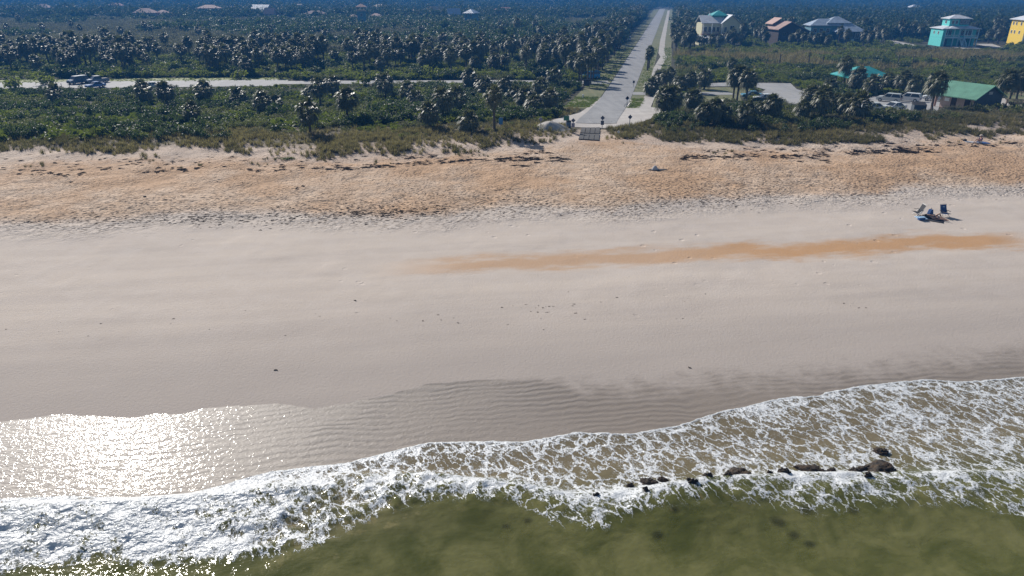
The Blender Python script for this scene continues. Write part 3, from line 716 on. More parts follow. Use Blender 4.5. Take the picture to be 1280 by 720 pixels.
def white_roof_house():
    p = at(893, 56.0); r = empty('beach_house', p, R(0)); w, d = 15.0, 10.0; x0, x1, y0, y1 = -w/2, w/2, -d/2, d/2
    tag(r, 'cream beach house with pale roof, front gable and teal rooftop cap', 'house', 'houses behind the scrub'); clear_around(p, w, d + 5)
    MB().box(x0, x1, y0, y1, 0, 9.2).build('wall', M['cream'], r)
    ro = MB(); gable_roof(ro, x0, 2.0, y0, y1, 9.2, 2.6, 'x', 0.5); o = ro.build('roof', M['roof_white'], r)
    g = MB(); gable_roof(g, 0.6, x1 + 0.8, y0 - 1.4, y1, 9.2, 3.0, 'y', 0.5); g.build('gable_roof', M['roof_white'], o)
    MB().prism([(0.7, 9.2), ((1.4 + x1) / 2, 12.0), (x1 + 0.7, 9.2)], 'y', y0 - 1.35, y0 + 0.5).box(0.7, x1 + 0.7, y0 - 1.35, y0 - 0.01, 5.1, 9.2).build('front_gable', M['cream'], r)
    c = MB(); hip_roof(c, -2.4, 3.6, -1.6, 4.6, 12.1, 1.9, 0.5); o2 = c.build('cap_roof', M['roof_teal'], r)
    MB().box(-2.2, 3.4, -1.4, 4.4, 10.6, 12.1).build('cap_wall', M['tealwall'], o2)
    MB().box(x0 - 0.5, x1, y0 - 3.0, y0 - 0.02, 4.6, 4.85).build('deck', M['deckred'], r)
    railing(r, x0 - 0.4, 0.6, y0 - 2.9, 4.85, 1.0, M['deckred'])
    for x in (x0 - 0.2, -4, 0.2): MB().box(x - 0.12, x + 0.12, y0 - 3, y0 - 2.76, 4.86, 9.0).build('column', M['white'], r)
    for u in (-6.0, -4.2, -2.4, -0.6): window(r, 'f', u, 5.6, 1.1, 2.0, y0)
    window(r, 'f', 5.0, 6.4, 1.8, 1.7, y0 - 1.35); window(r, 'f', 2.2, 5.6, 1.0, 2.0, y0 - 1.35)
    for u in (-4.5, 0, 4.5): window(r, 'f', u, 1.2, 1.2, 1.3, y0)
    MB().tube([(-3.2, 1.0, 11.0), (-3.2, 1.0, 13.0)], 0.25, 8).build('chimney', M['white'], o)
    for i, (px, py, ww) in enumerate(((875, 58.5, 6.6), (902, 58.0, 5.6))):
        q = at(px, py); k = empty('carport', q, 0); clear_around(q, ww, 5)
        tag(k, ('pale flat carport roof below the cream house deck', 'smaller pale carport roof beside the cream house')[i], 'carport', 'carports by the cream house')
        MB().prism([(-2.6, 3.3), (2.6, 4.2), (2.6, 4.4), (-2.6, 3.5)], 'x', -ww/2, ww/2).build('roof', M['roof_white'], k)
        for x in (-ww/2 + 0.4, ww/2 - 0.4):
            for yy in (-2.2, 2.2): MB().box(x - 0.1, x + 0.1, yy - 0.1, yy + 0.1, 0, 3.6 if yy < 0 else 4.2).build('post', M['white'], k)
white_roof_house()

def brown_house():
    p = at(982, 54); r = empty('timber_house', p, R(8)); w, d = 14.5, 12.0; x0, x1, y0, y1 = -w/2, w/2, -d/2, d/2
    tag(r, 'dark brown timber house with broad low gable', 'house', 'houses behind the scrub'); clear_around(p, w, d)
    pk = -2.2
    MB().prism([(x0, 0), (x1, 0), (x1, 5.2), (pk, 9.0), (x0, 6.2)], 'y', y0, y1).build('wall', M['browndark'], r)
    sl = lambda a, za, b, zb: MB().prism([(a, za), (b, zb), (b, zb + 0.3), (a, za + 0.3)], 'y', y0 - 0.7, y1 + 0.7)
    sl(x0 - 0.7, 5.9, pk, 9.05).build('roof', M['roof_brown'], r); sl(pk, 9.05, x1 + 0.7, 4.85).build('roof', M['roof_brown'], r)
    MB().prism([(x0 + 0.2, 7.9), (pk - 0.7, 10.4), (pk - 0.7, 10.65), (x0 + 0.2, 8.15)], 'y', 1.0, y1 + 2).build('clerestory_roof', M['roof_pink'], r)
    for u, z in ((-4.5, 3.4), (-1.5, 3.4), (2.0, 3.0)): window(r, 'f', u, z, 1.4, 1.5, y0, M['wood'])
    door(r, 4.6, 0, 1.1, 2.2, y0, M['wood'])
brown_house()

def hip_house():
    p = at(1040, 54); r = empty('beach_house', p, R(-3)); tag(r, 'blue grey house with three stepped pale hip roofs', 'house', 'houses behind the scrub')
    clear_around(p, 22, 13)
    MB().box(-11, 1.5, -2, 6, 0, 7.6).box(-3.6, 5.6, -1.2, 6.3, 7.62, 8.6).build('wall', M['bluewall'], r)
    MB().box(-1.0, 11.0, -6.0, 3.5, 0, 5.3).build('front_wall', M['slate'], r)
    for a in ((-11, 1.5, -2, 6, 7.64, 2.6), (-3.6, 5.6, -1.2, 6.3, 8.62, 2.5), (-1.0, 11.0, -6.0, 3.5, 5.32, 3.3)):
        b = MB(); hip_roof(b, *a, 0.8); b.build('roof', M['roof_blue'], r)
    for u in (1.5, 4.5, 8.0): window(r, 'f', u, 2.6, 1.6, 1.7, -6.0)
    for u in (-9.2, -6.5, -3.5): window(r, 'f', u, 4.6, 1.4, 1.7, -2)
    door(r, 6.4, 0, 1.1, 2.2, -6.0, M['aqua'])
    for u in (0.2, 2.4): window(r, 'f', u, 7.75, 1.2, 0.7, -1.2)
hip_house()

def restroom():
    p = at(1205, 134.5); r = empty('restroom_building', p, R(-66)); L, w = 8.0, 7.4
    tag(r, 'small restroom block with sunlit green gable roof and dark end wall', 'building'); clear_around(p, L + 1, w + 1, R(-66), 0.2)
    x0, x1, y0, y1 = -L/2, L/2, -w/2, w/2
    MB().box(x0 + 1.6, x1 - 0.02, y0, y1, 0, 2.5).build('wall', M['pinkblock'], r)
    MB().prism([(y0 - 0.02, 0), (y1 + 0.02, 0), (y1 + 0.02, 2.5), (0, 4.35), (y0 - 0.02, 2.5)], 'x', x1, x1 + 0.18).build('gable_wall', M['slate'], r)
    MB().prism([(y0, 2.5), (y1, 2.5), (0, 4.3)], 'x', x0 + 1.6, x0 + 1.8).build('gable_wall', M['pinkblock'], r)
    c = MB(); gable_roof(c, x0, x1, y0, y1, 2.5, 1.85, 'x', 0.7, 0.16); c.build('roof', M['roof_green'], r)
    for yy in (y0 + 0.4, -0.2, y1 - 0.4): MB().box(x0 + 0.1, x0 + 0.5, yy - 0.2, yy + 0.2, 0, 2.5).build('column', M['roof_brown'], r)
    for u in (0.2, 2.8): MB().box(u - 0.5, u + 0.5, y0 - 0.06, y0 + 0.02, 0, 2.1).build('door', M['browndark'], r)
    MB().box(-1.6, -0.7, y0 - 0.05, y0 + 0.02, 1.3, 1.9).build('sign_board', M['white'], r)
    MB().box(x1 + 0.17, x1 + 0.24, -0.5, 0.5, 2.9, 3.4).build('vent', M['steel'], r)
restroom()

def pavilion():
    p = at(1074, 109); r = empty('picnic_pavilion', p, R(5)); tag(r, 'open picnic pavilion with bright teal hip roof among palms', 'pavilion'); clear_around(p, 10, 7)
    MB().box(-5, 5, -3.5, 3.5, 0.02, 0.15).build('slab', M['concrete'], r)
    for x in (-4.7, -1.6, 1.6, 4.7):
        for y in (-3.2, 3.2): MB().box(x - 0.14, x + 0.14, y - 0.14, y + 0.14, 0.15, 2.9).build('post', M['wood'], r)
    b = MB(); hip_roof(b, -5, 5, -3.5, 3.5, 2.9, 2.1, 0.8); b.build('roof', M['roof_teal'], r)
pavilion()

# far houses across the marsh: centre px, roof top y, width px, roof, walls, label, shape
far = [
 (9, 9.2, 22, 'roof_pink', 'beigewall', 'far house with long low salmon roof above the forest', 'long'),
 (53, 5.0, 18, 'roof_pink', 'tealwall', 'far teal walled house with small peaked salmon roof', 'hip'),
 (144, 3.6, 19, 'roof_red', 'beigewall', 'far house with dull red roof half sunk in trees', 'long'),
 (181, 10.2, 26, 'roof_pink', 'beigewall', 'far house with broad salmon hip roof beside a lower wing', 'hip'),
 (203, 12.4, 17, 'roof_pink', 'beigewall', 'low salmon roofed wing house next to broad hip roof', 'long'),
 (261, 6.0, 25, 'roof_pink', 'bluewall', 'far tall blue walled house under flat salmon hip roof', 'tall'),
 (326, 6.2, 25, 'roof_white', 'beigewall', 'far house with bright white angular roof', 'gable'),
 (337, 10.4, 11, 'roof_pink', 'beigewall', 'little pink gabled house beside bright white roof', 'gable'),
 (373, 4.8, 17, 'roof_tan', 'beigewall', 'far house with thin tan roof line in trees', 'long'),
 (394, 13.2, 29, 'roof_brown', 'beigewall', 'far house with large faded brown tile roof', 'long'),
 (442, 18.0, 12, 'roof_pink', 'bluewall', 'small salmon roofed cottage beside the lookout tower', 'low'),
 (470, 16.6, 18, 'roof_pink', 'bluewall', 'broader salmon roofed cottage beside the lookout tower', 'low'),
 (475, 5.2, 22, 'roof_tan', 'beigewall', 'far house with pale roof behind the lookout tower', 'hip'),
 (544, 8.6, 18, 'roof_tan', 'beigewall', 'far house with tan gabled roof and side dormer', 'gable'),
 (567, 11.0, 15, 'roof_blue', 'bluewall', 'blue house with pale blue roof beside its twin', 'gable'),
 (589, 11.2, 13, 'roof_blue', 'bluewall', 'narrow tall blue house with pale gable and balcony', 'tall'),
 (631, 9.0, 30, 'roof_red', 'beigewall', 'far house with wide dull red tile roof', 'long'),
 (518, 11.5, 12, 'roof_brown', 'beigewall', 'far house with grey brown roof behind bare trees', 'long'),
 (1143, 5.6, 12, 'roof_white', 'beigewall', 'tiny pale roof showing in blue forest beyond turquoise house', 'long'),
]
for i, (px, ty, wpx, rm, wm, lab, shape) in enumerate(far):
    hh = {'low': 5.6, 'long': 7.0, 'hip': 8.5, 'tall': 10.5, 'gable': 8.5}[shape]
    # distance: the roof top is seen at row ty and stands hh above the flat ground
    a, dy, dz = ray(px, ty); k = (CAM_H - 1.2 - hh) / -dz
    if k > 1500: k = 1500
    p = Vector((a * k, dy * k, 1.2)); m = mpp(p); w = wpx * m * 0.92; d = max(8.0, w * 0.6)
    rz = R(random.uniform(-25, 25)); r = empty('distant_house', p, rz); tag(r, lab, 'house', 'houses across the marsh'); clear_around(p, w + 4, d + 14, rz)
    rh = {'low': 2.6, 'long': 2.6, 'hip': 3.2, 'tall': 2.4, 'gable': 3.4}[shape]; ez = hh - rh
    MB().box(-w/2, w/2, -d/2, d/2, 0, ez).build('wall', M[wm], r)
    b = MB()
    if shape == 'gable': gable_roof(b, -w/2, w/2, -d/2, d/2, ez, rh, 'x', 0.8, 0.3); MB().prism([(-d/2, ez), (d/2, ez), (0, ez + rh - 0.05)], 'x', -w/2, w/2).build('gable_wall', M[wm], r)
    else: hip_roof(b, -w/2, w/2, -d/2, d/2, ez + 0.02, rh, 0.9, 0.3)
    ro = b.build('roof', M[rm], r)
    if shape == 'long': b = MB(); hip_roof(b, w*0.1, w*0.55, -d/2 - 3, d*0.2, ez - 0.4, rh * 0.8, 0.7, 0.3); b.build('wing_roof', M[rm], ro)
    n = max(2, int(w / 4))
    for j in range(n): window(r, 'f', -w/2 + (j + 0.5) * w / n, ez - 2.3, 1.3, 1.5, -d/2)
    if shape == 'tall':
        for j in range(n): window(r, 'f', -w/2 + (j + 0.5) * w / n, 1.2, 1.3, 1.5, -d/2)
a, dy, dz = ray(451, 6.2); k = (CAM_H - 1.2 - 13.2) / -dz
p = Vector((a * k, dy * k, 1.2)); r = empty('lookout_tower', p, R(10)); tag(r, 'square dark lookout tower with salmon cap between two roofs', 'tower'); clear_around(p, 7, 9)
MB().box(-2.6, 2.6, -2.6, 2.6, 0, 9.6).build('wall', M['bluewall'], r)
for sx in (-1, 1):
    for sy in (-1, 1): MB().box(sx*2.4-0.2, sx*2.4+0.2, sy*2.4-0.2, sy*2.4+0.2, 9.6, 12.2).build('post', M['wood'], r)
MB().box(-2.9, 2.9, -2.9, 2.9, 9.6, 10.4).build('parapet', M['beigewall'], r)
b = MB(); hip_roof(b, -2.6, 2.6, -2.6, 2.6, 12.2, 1.8, 0.7); b.build('roof', M['roof_pink'], r)
for z in (3.5, 6.8): window(r, 'f', 0, z, 1.2, 1.6, -2.6)

# ------------------------------------------------------------------ plants
def proj(x, y, z):
    x = np.asarray(x); y = np.asarray(y); zz = np.asarray(z) - CAM_H
    d = y * _cp - zz * _sp; u = y * _sp + zz * _cp
    return 640 + FPX * x / d, 360 - FPX * u / d
def inside(P, x, y):
    r = np.zeros(len(x), bool); j = len(P) - 1
    for i in range(len(P)):
        xi, yi = P[i]; xj, yj = P[j]
        c = ((yi > y) != (yj > y)) & (x < (xj - xi) * (y - yi) / ((yj - yi) or 1e-9) + xi); r ^= c; j = i
    return r
def free(x, y, extra=0.0):
    ok = np.ones(len(x), bool)
    for P, k in NO_GROW:
        k = k + extra
        bb = (x > P[:,0].min()-k) & (x < P[:,0].max()+k) & (y > P[:,1].min()-k) & (y < P[:,1].max()+k)
        if not bb.any(): continue
        xs, ys = x[bb], y[bb]; hit = np.zeros(len(xs), bool)
        for dx, dy in ((0,0),(k,0),(-k,0),(0,k),(0,-k)): hit |= inside(P, xs + dx, ys + dy)
        ok[np.flatnonzero(bb)[hit]] = False
    return ok

def fan(mb, base, d, up, L, rad, nseg=9, droop=0.35, spread=150, m=0):
    """one costapalmate leaf: stalk, then pointed segments radiating in a fan"""
    d = d.normalized(); side = d.cross(up); side = side.normalized() if side.length > 1e-4 else Vector((1,0,0)); nn = side.cross(d).normalized()
    o = base + d * L; w = 0.03
    mb.add([base - side*w, base + side*w, o + side*w*0.6, o - side*w*0.6], [(0,1,2,3)], m)
    for j in range(nseg):
        a = R(-spread/2 + spread * j / (nseg - 1)); r = rad * (1 - 0.25 * abs(j / (nseg-1) - 0.5) * 2) * random.uniform(0.85, 1.1)
        q = d * math.cos(a) + side * math.sin(a); perp = q.cross(nn).normalized(); hw = rad * 0.11
        dr = Vector((0, 0, -droop * rad * random.uniform(0.5, 1.4)))
        mid = o + q * r * 0.55 + nn * 0.05 * rad
        mb.add([o, mid - perp*hw, o + q*r + dr, mid + perp*hw], [(0,1,2,3)], m)

def palm_crown(seed, n=34, dead=6):
    random.seed(seed); mb = MB()
    for i in range(n):
        f = (i + 0.5) / n; el = R(82 - 128 * f ** 0.85 + random.uniform(-9, 9)); az = i * 2.39996 + random.uniform(-0.25, 0.25)
        d = Vector((math.cos(az)*math.cos(el), math.sin(az)*math.cos(el), math.sin(el)))
        fan(mb, Vector((0, 0, 0.1 - 0.35 * f)), d, Vector((0, 0, 1)), random.uniform(0.55, 0.85), random.uniform(0.75, 1.0), 9, 0.25 + 0.5 * f)
    for i in range(dead):
        az = random.uniform(0, 6.28); el = R(random.uniform(-80, -55))
        d = Vector((math.cos(az)*math.cos(el), math.sin(az)*math.cos(el), math.sin(el)))
        fan(mb, Vector((0, 0, -0.35)), d, Vector((1, 0, 0.2)), 0.5, 0.7, 6, 0.3, 90, 1)
    return mb.mesh('palm_crown', [M['palm'], M['palmdead']])
def palm_trunk(seed):
    random.seed(seed); mb = MB(); pts = []; rad = []
    bx, by = random.uniform(-.12, .12), random.uniform(-.12, .12)
    for i in range(11):
        f = i / 10; pts.append((bx * math.sin(f*3.1), by * math.sin(f*3.1), f - 0.03)); rad.append(0.20 - 0.05 * f + (0.03 if i % 2 else 0) + (0.10 if i == 0 else 0) + 0.05 * (f > 0.85))
    return mb.tube(pts, rad, 8).mesh('palm_trunk', M['trunk'])
CROWNS = [palm_crown(100 + i, 40 + 3 * i, 4 + 2 * i) for i in range(5)]
TRUNKS = [palm_trunk(200 + i) for i in range(4)]
NPALM = 0
SPLIT = ('palms of the dense belt', 'palms around the beach houses', 'palms along the road verge', 'palms beside the cycle path', 'lone palms in the marsh', 'palms in the seaward scrub', 'palms around the car parks')
def palm(p, h, cs, label, group, lean=(0, 0)):
    global NPALM
    i = NPALM; NPALM += 1
    r = empty('palm_tree', p, random.uniform(0, 6.28))
    if group in SPLIT:
        size_ = 'tall' if h > 5.2 else ('short' if h < 4.1 else 'middle-sized'); full = 'broad' if cs > 1.36 else 'narrow'
        label = '%s %s-crowned %s' % (size_, full, label); group = '%s %s-crowned %s' % (size_, full, group)
    tag(r, label, 'palm', group)
    t = bpy.data.objects.new('trunk', TRUNKS[i % 4]); COL.objects.link(t); t.parent = r; t.scale = (1, 1, h)
    t.rotation_euler = (lean[0], lean[1], 0)
    c = bpy.data.objects.new('crown', CROWNS[(i * 3 + 1) % 5]); COL.objects.link(c); c.parent = r
    c.location = Euler((lean[0], lean[1], 0)).to_matrix() @ Vector((0, 0, h)); c.scale = (cs, cs, cs * random.uniform(0.92, 1.12)); c.rotation_euler = (random.uniform(-.12,.12), random.uniform(-.12,.12), 0)
    return r
def palm_px(bx, by, cy, cw, label, group, cx=None):
    p = at(bx, by); a, dy, dz = ray(bx, cy); zc = CAM_H + dz / dy * p.y
    h = min(max(zc - p.z, 0.7), 11); cs = cw * mpp(p) / 2 / 1.28
    lean = (0, 0)
    o = palm(p, h, min(max(cs, 0.5), 1.5), label, group)
    if cx is not None:
        o.rotation_euler = (0, math.atan2((cx - bx) * mpp(p), h), 0)
    return o

random.seed(3)
A = 'cabbage palm in the scrub between the dune and the parking strip'; AG = 'palms in the seaward scrub'
front = [(182,131,112,26),(210,137,113,27),(258,130,111,44),(243,158,137,22),(330,144,125,24),(401,135,107,30),(417,124,104,26),(482,127,102,32),
 (510,127,113,24),(436,155,122,28),(388,168,138,29),(537,161,140,27),(554,151,122,26),(572,143,122,26),(587,115,96,26),(602,117,104,24),
 (631,121,104,26),(675,124,108,24),(656,138,121,27),(668,144,129,26),(692,110,94,29),(687,139,121,26),(607,121,106,24),(72,131,115,20),(345,140,128,20),(644,130,118,24),(618,134,123,22),(390,126,117,22),(520,134,122,22),(299,132,120,22)]
for b in front: palm_px(*b, A, AG)
palm_px(618, 164, 119, 24, 'slender tall palm rising from dune grass beside the blue sign', 'palms in the seaward scrub')
palm_px(586, 164, 152, 27, 'short stemless palm squatting on the dune grass', 'palms in the seaward scrub')
B = 'cabbage palm in the thicket around the car park loop and restroom'; BG = 'palms around the car parks'
rt = [(830,144,121,26),(840,144,120,28),(814,120,107,20),(850,118,103,32),(862,116,98,34),(880,112,96,26),(878,155,138,22),(892,155,135,26),(932,158,139,26),(963,152,129,24),(950,150,136,20),
 (1025,149,122,30),(1010,144,119,28),(1053,110,80,22),(1070,116,95,32),(1057,146,131,28),(1072,148,130,30),(1127,118,98,38),(1107,116,101,28),(1164,138,103,34),(1270,126,97,32),(1262,124,100,28),(1284,126,99,30),(913,100,79,12),(1045,142,128,24),(1088,120,104,28),(1142,120,104,28),(1036,120,108,24),(1002,150,136,22),(865,140,122,24),(905,154,142,20),(822,112,97,18)]
for b in rt: palm_px(*b, B, BG)
palm_px(1246, 133, 98, 30, 'dark leaning palm beside the rail fence and restroom', BG, cx=1252)
twin = 'palm of the close slender trio on the lawn by the car park loop'
for b in ((916,126,95,24),(921,126,92,24),(932,128,97,24)): palm_px(*b, twin, 'palm trio on the lawn')
# verge palms along the road
V = 'cabbage palm lining the grass verge across the road from the cycle path'; VG = 'palms along the road verge'
for d in list(np.arange(64, 150, 6.5)) + list(np.arange(150, 330, 8)):
    off = -random.uniform(9.6, 12.5) if d < 120 else -random.uniform(9.5, 13)
    p = onroad(d + random.uniform(-2, 2), off); palm(p, random.uniform(4.6, 7.2), random.uniform(0.95, 1.25), V, VG)
for d, off in ((64, -8.6), (67, -8.2), (75, -8.4), (90, -8.7), (101, -8.3), (124, -8.6), (149, -8.4), (180, -8.6)): palm(onroad(d, off), random.uniform(5.6, 7.0), random.uniform(0.95, 1.15), V, VG)
V2 = 'cabbage palm on the cycle path side of the road'; V2G = 'palms beside the cycle path'
for d, off, h in ((58, 10.5, 3.6), (62, 10.9, 3.2), (66, 11.6, 3.4), (104, 5.0, 4.6), (110, 5.2, 5.2), (124, 4.9, 4.6), (190, 12, 6), (200, 13.5, 6.5), (235, 12, 6)): palm(onroad(d, off), h, random.uniform(0.95, 1.15), V2, V2G)
for d in np.arange(160, 340, 13): palm(onroad(d + random.uniform(-3, 3), random.uniform(11.5, 17)), random.uniform(4.5, 7), random.uniform(0.95, 1.25), V2, V2G)
# belt behind the parking strip
Bl = 'cabbage palm in the dense palm belt inland of the parking strip'; BlG = 'palms of the dense belt'
cand = []
tries = 0
while len(cand) < 112 and tries < 6000:
    tries += 1
    bx = random.uniform(-60, 735); by = random.uniform(70, 96) - (4 if bx < 300 else 0) + (6 if bx < 60 else 0)
    p = at(bx, by)
    if all((p - q).length > 2.6 for q in cand) and free(np.array([p.x]), np.array([p.y]), 1.0)[0] and (p - RA).dot(RN) < -8.5: cand.append(p)
for p in cand: palm(p, random.uniform(3.2, 6.4), random.uniform(1.15, 1.6), Bl, BlG)
# lone palms of the marsh
Lm = 'lone palm standing in the grey marsh scrub before the far houses'; LmG = 'lone palms in the marsh'
for bx, cy in ((22,22),(8,33),(52,33),(88,28.5),(99,33.5),(127,37),(150,37),(180,30),(188,33),(247,37),(337,35),(407,41),(526,35),(553,46),(570,45),(626,37),(669,29),(675,36),(742,20),(775,22),(700,44),(730,42),(690,47),(640,48),(480,48)):
    a, dy, dz = ray(bx, cy); h = random.uniform(4.5, 6.5); k = (CAM_H - 1.2 - h) / -dz; palm(Vector((a*k, dy*k, 1.2)), h, random.uniform(1.0, 1.35), Lm, LmG)
# palms round the houses
Hh = 'cabbage palm in the garden belt around the beach houses'; HG = 'palms around the beach houses'
cnt = 0; tries = 0; cand = []
while len(cand) < 46 and tries < 5000:
    tries += 1
    bx = random.uniform(836, 1300); by = random.uniform(46, 60)
    if 1160 < bx < 1228 and by > 52: continue
    if (968 < bx < 1004 or 880 < bx < 912 or 1048 < bx < 1070) and by > 51: continue
    p = at(bx, by)
    if all((p - q).length > 3.0 for q in cand) and free(np.array([p.x]), np.array([p.y]), 1.2)[0]: cand.append(p)
for p in cand: palm(p, random.uniform(3.4, 7.0), random.uniform(1.1, 1.5), Hh, HG)
for bx, by in ((868,59),(879,61),(889,62),(899,61),(909,60),(917,59),(925,60),(957,59),(988,60),(996,59),(1003,60),(1012,59),(1019,61),(1027,60),(1034,61),(1057,60),(1078,59),(1086,60)): palm(at(bx, by), random.uniform(3.4, 5.6), random.uniform(1.1, 1.4), Hh, HG)
# bare dead palm trunks in the scrub
def snag(bx, by, hpx):
    p = at(bx, by); h = hpx * mpp(p); o = empty('dead_palm_trunk', p, random.uniform(0, 6)); tag(o, 'dead headless palm trunk standing in the green scrub before the houses', 'dead palm', 'dead palm trunks in the scrub')
    MB().tube([(0,0,-0.2),(0.05,0.02,h*0.5),(0.02,0.08,h)], [0.22,0.17,0.15], 8).build('trunk', M['trunk'], o)
    t = MB(); random.seed(int(bx))
    for k in range(9):
        az = random.uniform(0, 6.28); d = Vector((math.cos(az), math.sin(az), random.uniform(-.2, .9))); fan(t, Vector((0.02, 0.08, h)), d, Vector((0,0,1)), 0.2, 0.55, 4, 0.5, 70)
    t.build('dry_fronds', M['palmdead'], o)
for b in ((974,83,14),(1010,82,15),(1028,82,10),(1202,92,19),(1248,84,14),(1122,82,12),(1140,83,12),(1162,80,10)): snag(*b)

# scrub prototypes live outside the scene; the scatter objects place them
def leaf_blob(name, mat, n, rx, rz, leaf, lumps, seed, stems=True, twig=0.0):
    r = np.random.default_rng(seed); mb = MB()
    C = r.normal(0, 0.42, (lumps, 3)) * (rx, rx, rz * 0.5) + (0, 0, rz * 0.55); Q = r.uniform(0.38, 0.62, lumps) * rx
    for i in range(n):
        k = r.integers(lumps); d = r.normal(size=3); d /= np.linalg.norm(d); d[2] = abs(d[2]) * (1 if r.random() < 0.8 else -1)
        c = C[k] + d * Q[k] * r.uniform(0.55, 1.05) * (1, 1, rz / rx * 0.8); c[2] = max(c[2], 0.02)
        nn = d + r.normal(0, 0.55, 3); nn /= np.linalg.norm(nn); u = np.cross(nn, r.normal(size=3)); u /= np.linalg.norm(u) + 1e-9; v = np.cross(nn, u)
        l = leaf * r.uniform(0.6, 1.4); w = l * 0.55
        mb.add([c - u*l, c - v*w, c + u*l, c + v*w], [(0,1,2,3)])
    if stems:
        for k in range(min(lumps, 4)): mb.tube([(0, 0, -0.1), tuple(C[k]*0.9)], [0.05*rx, 0.02*rx], 4, 1, False)
    return mb.mesh(name, [mat, M['bark']])
def palmetto_clump(seed, n=15):
    random.seed(seed); mb = MB()
    for i in range(n):
        az = random.uniform(0, 6.28); el = R(random.uniform(15, 80)); r0 = random.uniform(0, 0.5); a2 = random.uniform(0, 6.28)
        d = Vector((math.cos(az)*math.cos(el), math.sin(az)*math.cos(el), math.sin(el)))
        fan(mb, Vector((r0*math.cos(a2), r0*math.sin(a2), 0)), d, Vector((0,0,1)), random.uniform(0.35, 0.75), random.uniform(0.4, 0.58), 8, 0.15, 170)
    return mb.mesh('palmetto_clump', M['palmetto'])
def grass_tuft(seed, mat, n=34, h=0.8, spread=0.35):
    random.seed(seed); mb = MB()
    for i in range(n):
        az = random.uniform(0, 6.28); r0 = random.uniform(0, spread) ; hh = h * random.uniform(0.5, 1.15); ln = random.uniform(0.1, 0.65) * hh
        b = Vector((r0*math.cos(az), r0*math.sin(az), -0.04)); az += random.uniform(-0.8, 0.8); s_ = Vector((-math.sin(az), math.cos(az), 0)) * 0.022
        m_ = b + Vector((math.cos(az)*ln*0.4, math.sin(az)*ln*0.4, hh*0.62)); e = b + Vector((math.cos(az)*ln, math.sin(az)*ln, hh))
        mb.add([b - s_, b + s_, m_ + s_*0.8, e, m_ - s_*0.8], [(0,1,2,4),(4,2,3)])
    return mb.mesh('grass_tuft', mat)
def wrack_clump(seed):
    random.seed(seed); mb = MB()
    for i in range(26):
        az = random.gauss(0, 0.5); L = random.uniform(0.08, 0.34); c = Vector((random.gauss(0, 0.30), random.gauss(0, 0.13), random.uniform(0.0, 0.09)))
        d = Vector((math.cos(az)*L, math.sin(az)*L, random.uniform(-.03, .05))); s_ = Vector((-math.sin(az), math.cos(az), random.uniform(-.6,.6))) * random.uniform(0.02, 0.05)
        mb.add([c - d - s_, c - d + s_, c + Vector((0,0,.03)) + s_*1.4, c + d + s_*0.4, c + d - s_*0.4, c + Vector((0,0,.03)) - s_*1.4], [(0,1,2,5),(5,2,3,4)])
    return mb.mesh('wrack_clump', M['wrack'])
def proto_set(name, meshes):
    c = bpy.data.collections.new(name)
    for i, me in enumerate(meshes):
        o = bpy.data.objects.new('%s_%s' % (name, 'abcdefghij'[i]), me); c.objects.link(o)
    return c
PS = {
 'palmetto': proto_set('palmetto_kind', [palmetto_clump(i) for i in range(4)]),
 'green': proto_set('green_shrub_kind', [leaf_blob('green_shrub', M['shrub_g'], 230, 1.0, 1.0, 0.13, 7, 10 + i) for i in range(3)]),
 'olive': proto_set('olive_shrub_kind', [leaf_blob('olive_shrub', M['shrub_o'], 210, 1.0, 0.9, 0.12, 7, 20 + i) for i in range(3)]),
 'dark': proto_set('dark_shrub_kind', [leaf_blob('dark_shrub', M['shrub_d'], 230, 1.0, 1.1, 0.13, 8, 30 + i) for i in range(3)]),
 'grey': proto_set('grey_shrub_kind', [leaf_blob('grey_shrub', M['shrub_grey'], 150, 1.0, 0.9, 0.09, 8, 40 + i) for i in range(3)]),
 'forest': proto_set('forest_tree_kind', [leaf_blob('forest_tree', M['forest'], 190, 1.0, 1.5, 0.17, 8, 50 + i, False) for i in range(4)]),
 'dry': proto_set('dry_grass_kind', [grass_tuft(60 + i, M['grass_dry']) for i in range(3)]),
 'og': proto_set('olive_grass_kind', [grass_tuft(70 + i, M['grass_olive'], 40, 0.75, 0.4) for i in range(3)]),
 'lawn': proto_set('lawn_grass_kind', [grass_tuft(80 + i, M['grass_lawn'], 30, 0.28, 0.35) for i in range(2)]),
 'wrack': proto_set('wrack_kind', [wrack_clump(90 + i) for i in range(4)]),
}
